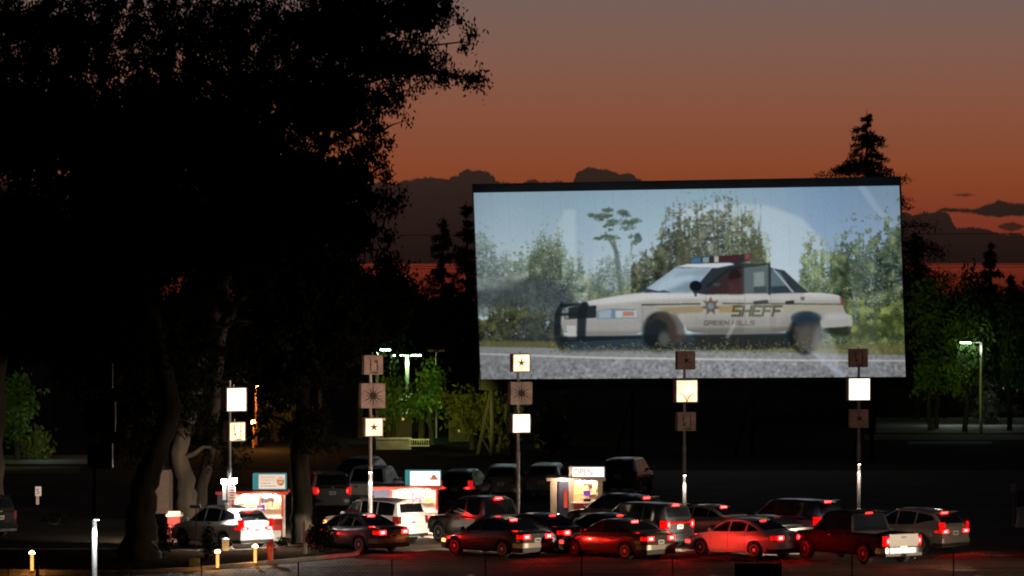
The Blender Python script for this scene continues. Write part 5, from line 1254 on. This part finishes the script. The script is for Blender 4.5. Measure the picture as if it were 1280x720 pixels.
# wheels
for cx, cy, rx, ry, hub in ((452, 378, 72, 84, (472, 402, 26, 34)), (1046, 385, 66, 84, (1056, 400, 36, 44))):
    fill(C(ell(cx, cy, rx, ry)), '#1a1f22', .95, 6)
    fill(C(ell(*hub)), '#4c4e4e', .5, 5)
fill(C([(395, 350), (440, 300), (470, 292), (520, 302), (552, 345), (560, 400), (500, 440), (480, 340), (440, 320)]), '#4b3f37', .75, 5)
fill(C(ell(470, 408, 22, 28)), '#6c6a66', .5, 5)
fill(C(ell(1050, 320, 62, 30)), '#2b3a48', .8, 3)
fill(C([(1000, 350), (1100, 340), (1110, 440), (1060, 460), (1010, 440)]), '#6f665c', .55, 8)
# grass and dust in front of the tyres
veg([(690, 432), (800, 429), (900, 427), (1010, 426), (1070, 424), (1136, 426)], 441, 420, ['#5b5836', '#77713f', '#908a58', '#4a4a2e'], 1, 4, .6, .5, 21)
fill(C([(60, 446), (420, 446), (640, 452), (640, 470), (60, 470)]), '#7d8480', .3, 6)
# star, letters, handles, mirrors
sp = []
for k in range(14):
    a = math.pi * k / 7 - math.pi / 2; rr_ = 40 if k % 2 == 0 else 20; sp.append((662 + rr_ * math.cos(a), 270 + rr_ * math.sin(a)))
fill(C(sp), '#55452f', .85, 2); fill(C(ell(662, 270, 13, 13)), '#6f86a0', .9, 1)
LET = {'S': [[(1, 0), (0, 0), (0, .5), (1, .5), (1, 1), (0, 1)]], 'H': [[(0, 0), (0, 1)], [(1, 0), (1, 1)], [(0, .5), (1, .5)]], 'E': [[(1, 0), (0, 0), (0, 1), (1, 1)], [(0, .5), (.8, .5)]], 'R': [[(0, 1), (0, 0), (1, 0), (1, .5), (0, .5)], [(.4, .5), (1, 1)]], 'I': [[(.5, 0), (.5, 1)]], 'F': [[(1, 0), (0, 0), (0, 1)], [(0, .5), (.8, .5)]], 'G': [[(1, 0), (0, 0), (0, 1), (1, 1), (1, .55), (.55, .55)]], 'N': [[(0, 1), (0, 0), (1, 1), (1, 0)]], 'L': [[(0, 0), (0, 1), (1, 1)]]}
def word(wd, x, y, cw, ch, gap, tk, col, slant=.22, alpha=.95):
    m = np.zeros((CH, CW))
    for ch_ in wd:
        if ch_ == ' ': x += cw * .7; continue
        wl = cw * (.35 if ch_ == 'I' else 1)
        for st in LET[ch_]:
            for (x1, y1), (x2, y2) in zip(st, st[1:]):
                p1 = Vector((x + x1 * wl + (1 - y1) * ch * slant, y + y1 * ch)); p2 = Vector((x + x2 * wl + (1 - y2) * ch * slant, y + y2 * ch)); d = (p2 - p1).normalized(); nn = Vector((-d.y, d.x)) * tk / 2; p1 -= d * tk / 2; p2 += d * tk / 2
                m = np.maximum(m, polymask(C([p1 + nn, p2 + nn, p2 - nn, p1 - nn]), 0))
        x += wl + gap
    m = blur(m, 1)[..., None] * alpha
    global img
    img = img * (1 - m) + hexc(col) * m
word('SHEFF', 750, 271, 30, 38, 11, 9, '#4a452f', .2, .85); word('GREEN HILLS', 634, 331, 15, 16, 6, 3.6, '#4a463a', .2, .85)
for q in ([(835, 250), (895, 244), (898, 258), (838, 264)], [(965, 250), (1000, 246), (1003, 260), (968, 262)]): fill(C(q), '#2a2b2a', .9, 1)
fill(C(ell(600, 188, 25, 22)), '#15191d', 1, 1); fill(C(ell(686, 181, 17, 8)), '#3a4248', 1, 1); fill(C([(590, 205), (605, 205), (605, 230), (596, 230)]), '#2a2d30', .8, 1)
fill(C([(1026, 232), (1046, 232), (1042, 246), (1030, 246)]), '#4a4a48', .7, 1); fill(C([(1186, 228), (1200, 240), (1202, 270), (1190, 262)]), '#7b3a32', .8, 1)
for x in (640, 800, 905): fill(C([(x, 222), (x + 3, 222), (x + 3, 380), (x, 380)]), '#7c7b78', .7, 1)
# pale reflections across the film
fill(C([(1095, 345), (1120, 350), (1165, 420), (1205, 560), (1180, 560), (1070, 450)]), '#c8cdd2', .34, 8); fill(C([(1040, 440), (1090, 460), (1215, 560), (1195, 566)]), '#b9cbe0', .42, 5)
fill(C([(720, 400), (760, 330), (770, 335), (735, 405)]), '#d0d0cc', .35, 3); fill(C([(790, 100), (906, 95), (906, 380), (800, 380)]), '#cfd4d0', .12, 6)
fill([(1068, 300), (1095, 290), (1100, 470), (1060, 470)], '#b8c4c4', .14, 8)
img = np.clip((img - .5) * 1.06 + .49, 0, 1) * .965 + hexc('#8fa4b0') * .035
img = np.clip(blur(img, 1), 0, 1)
# cloth of the screen: faint vertical seams and grain
seam = np.ones(CW); seam[::66] = .95; seam[1::66] = .96
img = img * seam[None, :, None] * (1 + blur(rng.normal(0, 1, (CH, CW)), 1)[..., None] * .05)
vig = 1 - .22 * ((xx - .5) ** 2 * 2.2 + (yy - .5) ** 2 * 1.0); img = np.clip(img * vig[..., None], 0, 1)
sm = img.reshape(CH // 2, 2, CW // 2, 2, 3).mean(axis=(1, 3))
ln = np.where(sm <= .04045, sm / 12.92, ((sm + .055) / 1.055) ** 2.4)
sl, sr = 20.0, 20.5
A, B_, Cc, Dd = P3(592, 241, sl * 1.0), P3(1124, 232, sr), P3(1132, 471, sr * 1.0), P3(601, 474, sl)
# the cloth leans towards the lot: top nearer than the foot
A = P3(592, 241, sl * 1.006); B_ = P3(1124, 232, sr * 1.006)
ny, nx = CH // 2, CW // 2
ui = np.linspace(0, 1, nx + 1); vi = np.linspace(0, 1, ny + 1); U, V = np.meshgrid(ui, vi)
A_, B2, C2, D2 = (np.array(q) for q in (A, B_, Cc, Dd))
co_ = (A_ * ((1 - U) * (1 - V))[..., None] + B2 * (U * (1 - V))[..., None] + C2 * (U * V)[..., None] + D2 * ((1 - U) * V)[..., None])
org_ = (C2 + D2) / 2; org_[2] = 0
me = bpy.data.meshes.new('projected_picture'); nv = (nx + 1) * (ny + 1); me.vertices.add(nv); me.vertices.foreach_set('co', (co_ - org_).reshape(-1).astype(np.float32))
I_, J_ = np.meshgrid(np.arange(ny), np.arange(nx), indexing='ij'); a0 = (I_ * (nx + 1) + J_).reshape(-1)
fv = np.stack([a0, a0 + nx + 1, a0 + nx + 2, a0 + 1], 1).astype(np.int32); nf = len(fv)
me.loops.add(nf * 4); me.loops.foreach_set('vertex_index', fv.reshape(-1)); me.polygons.add(nf); me.polygons.foreach_set('loop_start', np.arange(0, nf * 4, 4, dtype=np.int32))
me.update(calc_edges=True)
ca = me.color_attributes.new('film', 'FLOAT_COLOR', 'CORNER')
cc_ = np.ones((nf, 4, 4), np.float32); cc_[:, :, :3] = ln.reshape(-1, 1, 3); ca.data.foreach_set('color', cc_.reshape(-1))
fm = bpy.data.materials.new('projected_film'); fm.use_nodes = True; nt = fm.node_tree; nt.nodes.remove(nt.nodes['Principled BSDF'])
at = nt.nodes.new('ShaderNodeVertexColor'); at.layer_name = 'film'; em = nt.nodes.new('ShaderNodeEmission'); nt.links.new(at.outputs[0], em.inputs[0]); em.inputs[1].default_value = 1.0
nt.links.new(em.outputs[0], nt.nodes['Material Output'].inputs[0]); me.materials.append(fm)
scr = empty('movie_screen', Vector(org_), 0, 'huge drive-in screen showing a film of a white police car', 'movie screen')
po = link('projected_picture', me, scr)
def rel(px, py, s): return P3(px, py, s) - Vector(org_)
def bar(q, d0, d1, name):
    b = MB(); f_ = [v + Vector((0, d0, 0)) for v in q]; k_ = [v + Vector((0, d1, 0)) for v in q]
    b.add(f_ + k_, [[0, 1, 2, 3], [7, 6, 5, 4], [0, 4, 5, 1], [1, 5, 6, 2], [2, 6, 7, 3], [3, 7, 4, 0]]); b.build(name, M['frame'], scr)
bar([rel(590.5, 230, sl), rel(1124, 220.5, sr), rel(1124.3, 232, sr), rel(592, 241, sl)], -.12, .5, 'top_frame')
bar([rel(601, 474, sl), rel(1132, 471, sr), rel(1133, 485, sr), rel(601.5, 487.5, sl)], -.12, .5, 'bottom_frame')
bar([rel(1124, 220.5, sr), rel(1126, 220.5, sr), rel(1134, 485, sr), rel(1132.4, 485, sr)], -.10, .45, 'side_frame')
bar([rel(590, 230, sl), rel(591.8, 230, sl), rel(600.8, 487, sl), rel(599.4, 487, sl)], -.10, .45, 'side_frame')
b = MB(); bk = [rel(593, 240, sl), rel(1123, 231, sr), rel(1131, 473, sr), rel(602, 476, sl)]; b.add([v + Vector((0, .42, 0)) for v in bk], [[0, 1, 2, 3]]); b.build('backing_sheet', M['frame'], scr)
for k, px in enumerate((615, 640, 790, 940, 1090)):
    t = (px - 601) / 531; s_ = sl + (sr - sl) * t; f0 = rel(px, 482, s_); g0 = GX(px, s_) - Vector(org_)
    b = MB(); b.tube([f0 + Vector((0, .3, 0)), g0 + Vector((0, .3, 0))], .14, 8); b.tube([f0 + Vector((0, .3, 0)), g0 + Vector((-.9, 3.2, 0))], .12, 8)
    for i in range(4):
        za = f0.z * i / 4; zb_ = f0.z * (i + 1) / 4; b.tube([(g0.x, g0.y + .3, za), (g0.x - .9 * (1 - (i + 1) / 4), g0.y + .3 + 2.9 * (1 - (i + 1) / 4), zb_)], .05, 6)
    b.build('support_leg', M['frame'], scr)

# ------------------------------------------------------------------ lot lights standing outside the view (inferred from lit rears and poles), then added spots
def lot_light(loc, aim, power, col, ang):
    lamp('SPOT', 'lot_floodlight', loc, power, col, .25, aim, ang, .9)
lot_light((34, 118, 8), GX(960, 30) + Vector((0, 0, 2.0)), 1500, (1, .68, .46), 36)
lot_light((50, 126, 4.0), (-1, 147.6, .5), 90000, (1, .80, .58), 26)
for px_, s_ in ((463, 31.2), (647.5, 28.6), (855.5, 27.5), (1073.5, 26.9)):
    a_ = GX(px_, s_); lamp('SPOT', 'sign_box_fill', (a_.x - 1.6, 118, .9), 8500, (1, .62, .46), .1, a_ + Vector((0, 0, 5.9)), 11, .7)  # added unseen spots that brighten the sign boxes and poles
lamp('SPOT', 'rear_fill_spot', (-7.6, 149.6, .75), 800, (1, .9, .75), .06, (-10.3, 151.6, .9), 46, .8)  # this and the next two: added unseen spots brightening car rears
lamp('SPOT', 'rear_fill_spot', GX(1210, 34.6) + Vector((1.0, -1.2, .7)), 1300, (1, .86, .66), .06, GX(1120, 33.1) + Vector((0, 0, .7)), 40, .8)
lamp('SPOT', 'rear_fill_spot', GX(1300, 32.8) + Vector((0, -1, .7)), 350, (1, .86, .66), .06, GX(1180, 31.8) + Vector((0, 0, .7)), 40, .8)

# red spill of lit brake lamps on the next car
def spill(flag, side, target, power, ang=75):
    r_ = CARS[flag]; t_ = CARS[target]; hl_ = r_['hl']
    bpy.context.view_layer.update()
    p0 = r_['o'].matrix_world @ Vector((-hl_ - .16, side * .62, .82)); p1 = t_['o'].matrix_world @ Vector((.2, .9, .65))
    lamp('SPOT', 'tail_spill', p0, power, (1, .05, .03), .06, p1, ang, .9)
spill('C', -1, 'D', 260); spill('D', -1, 'E', 700); spill('B', -1, 'C', 160)
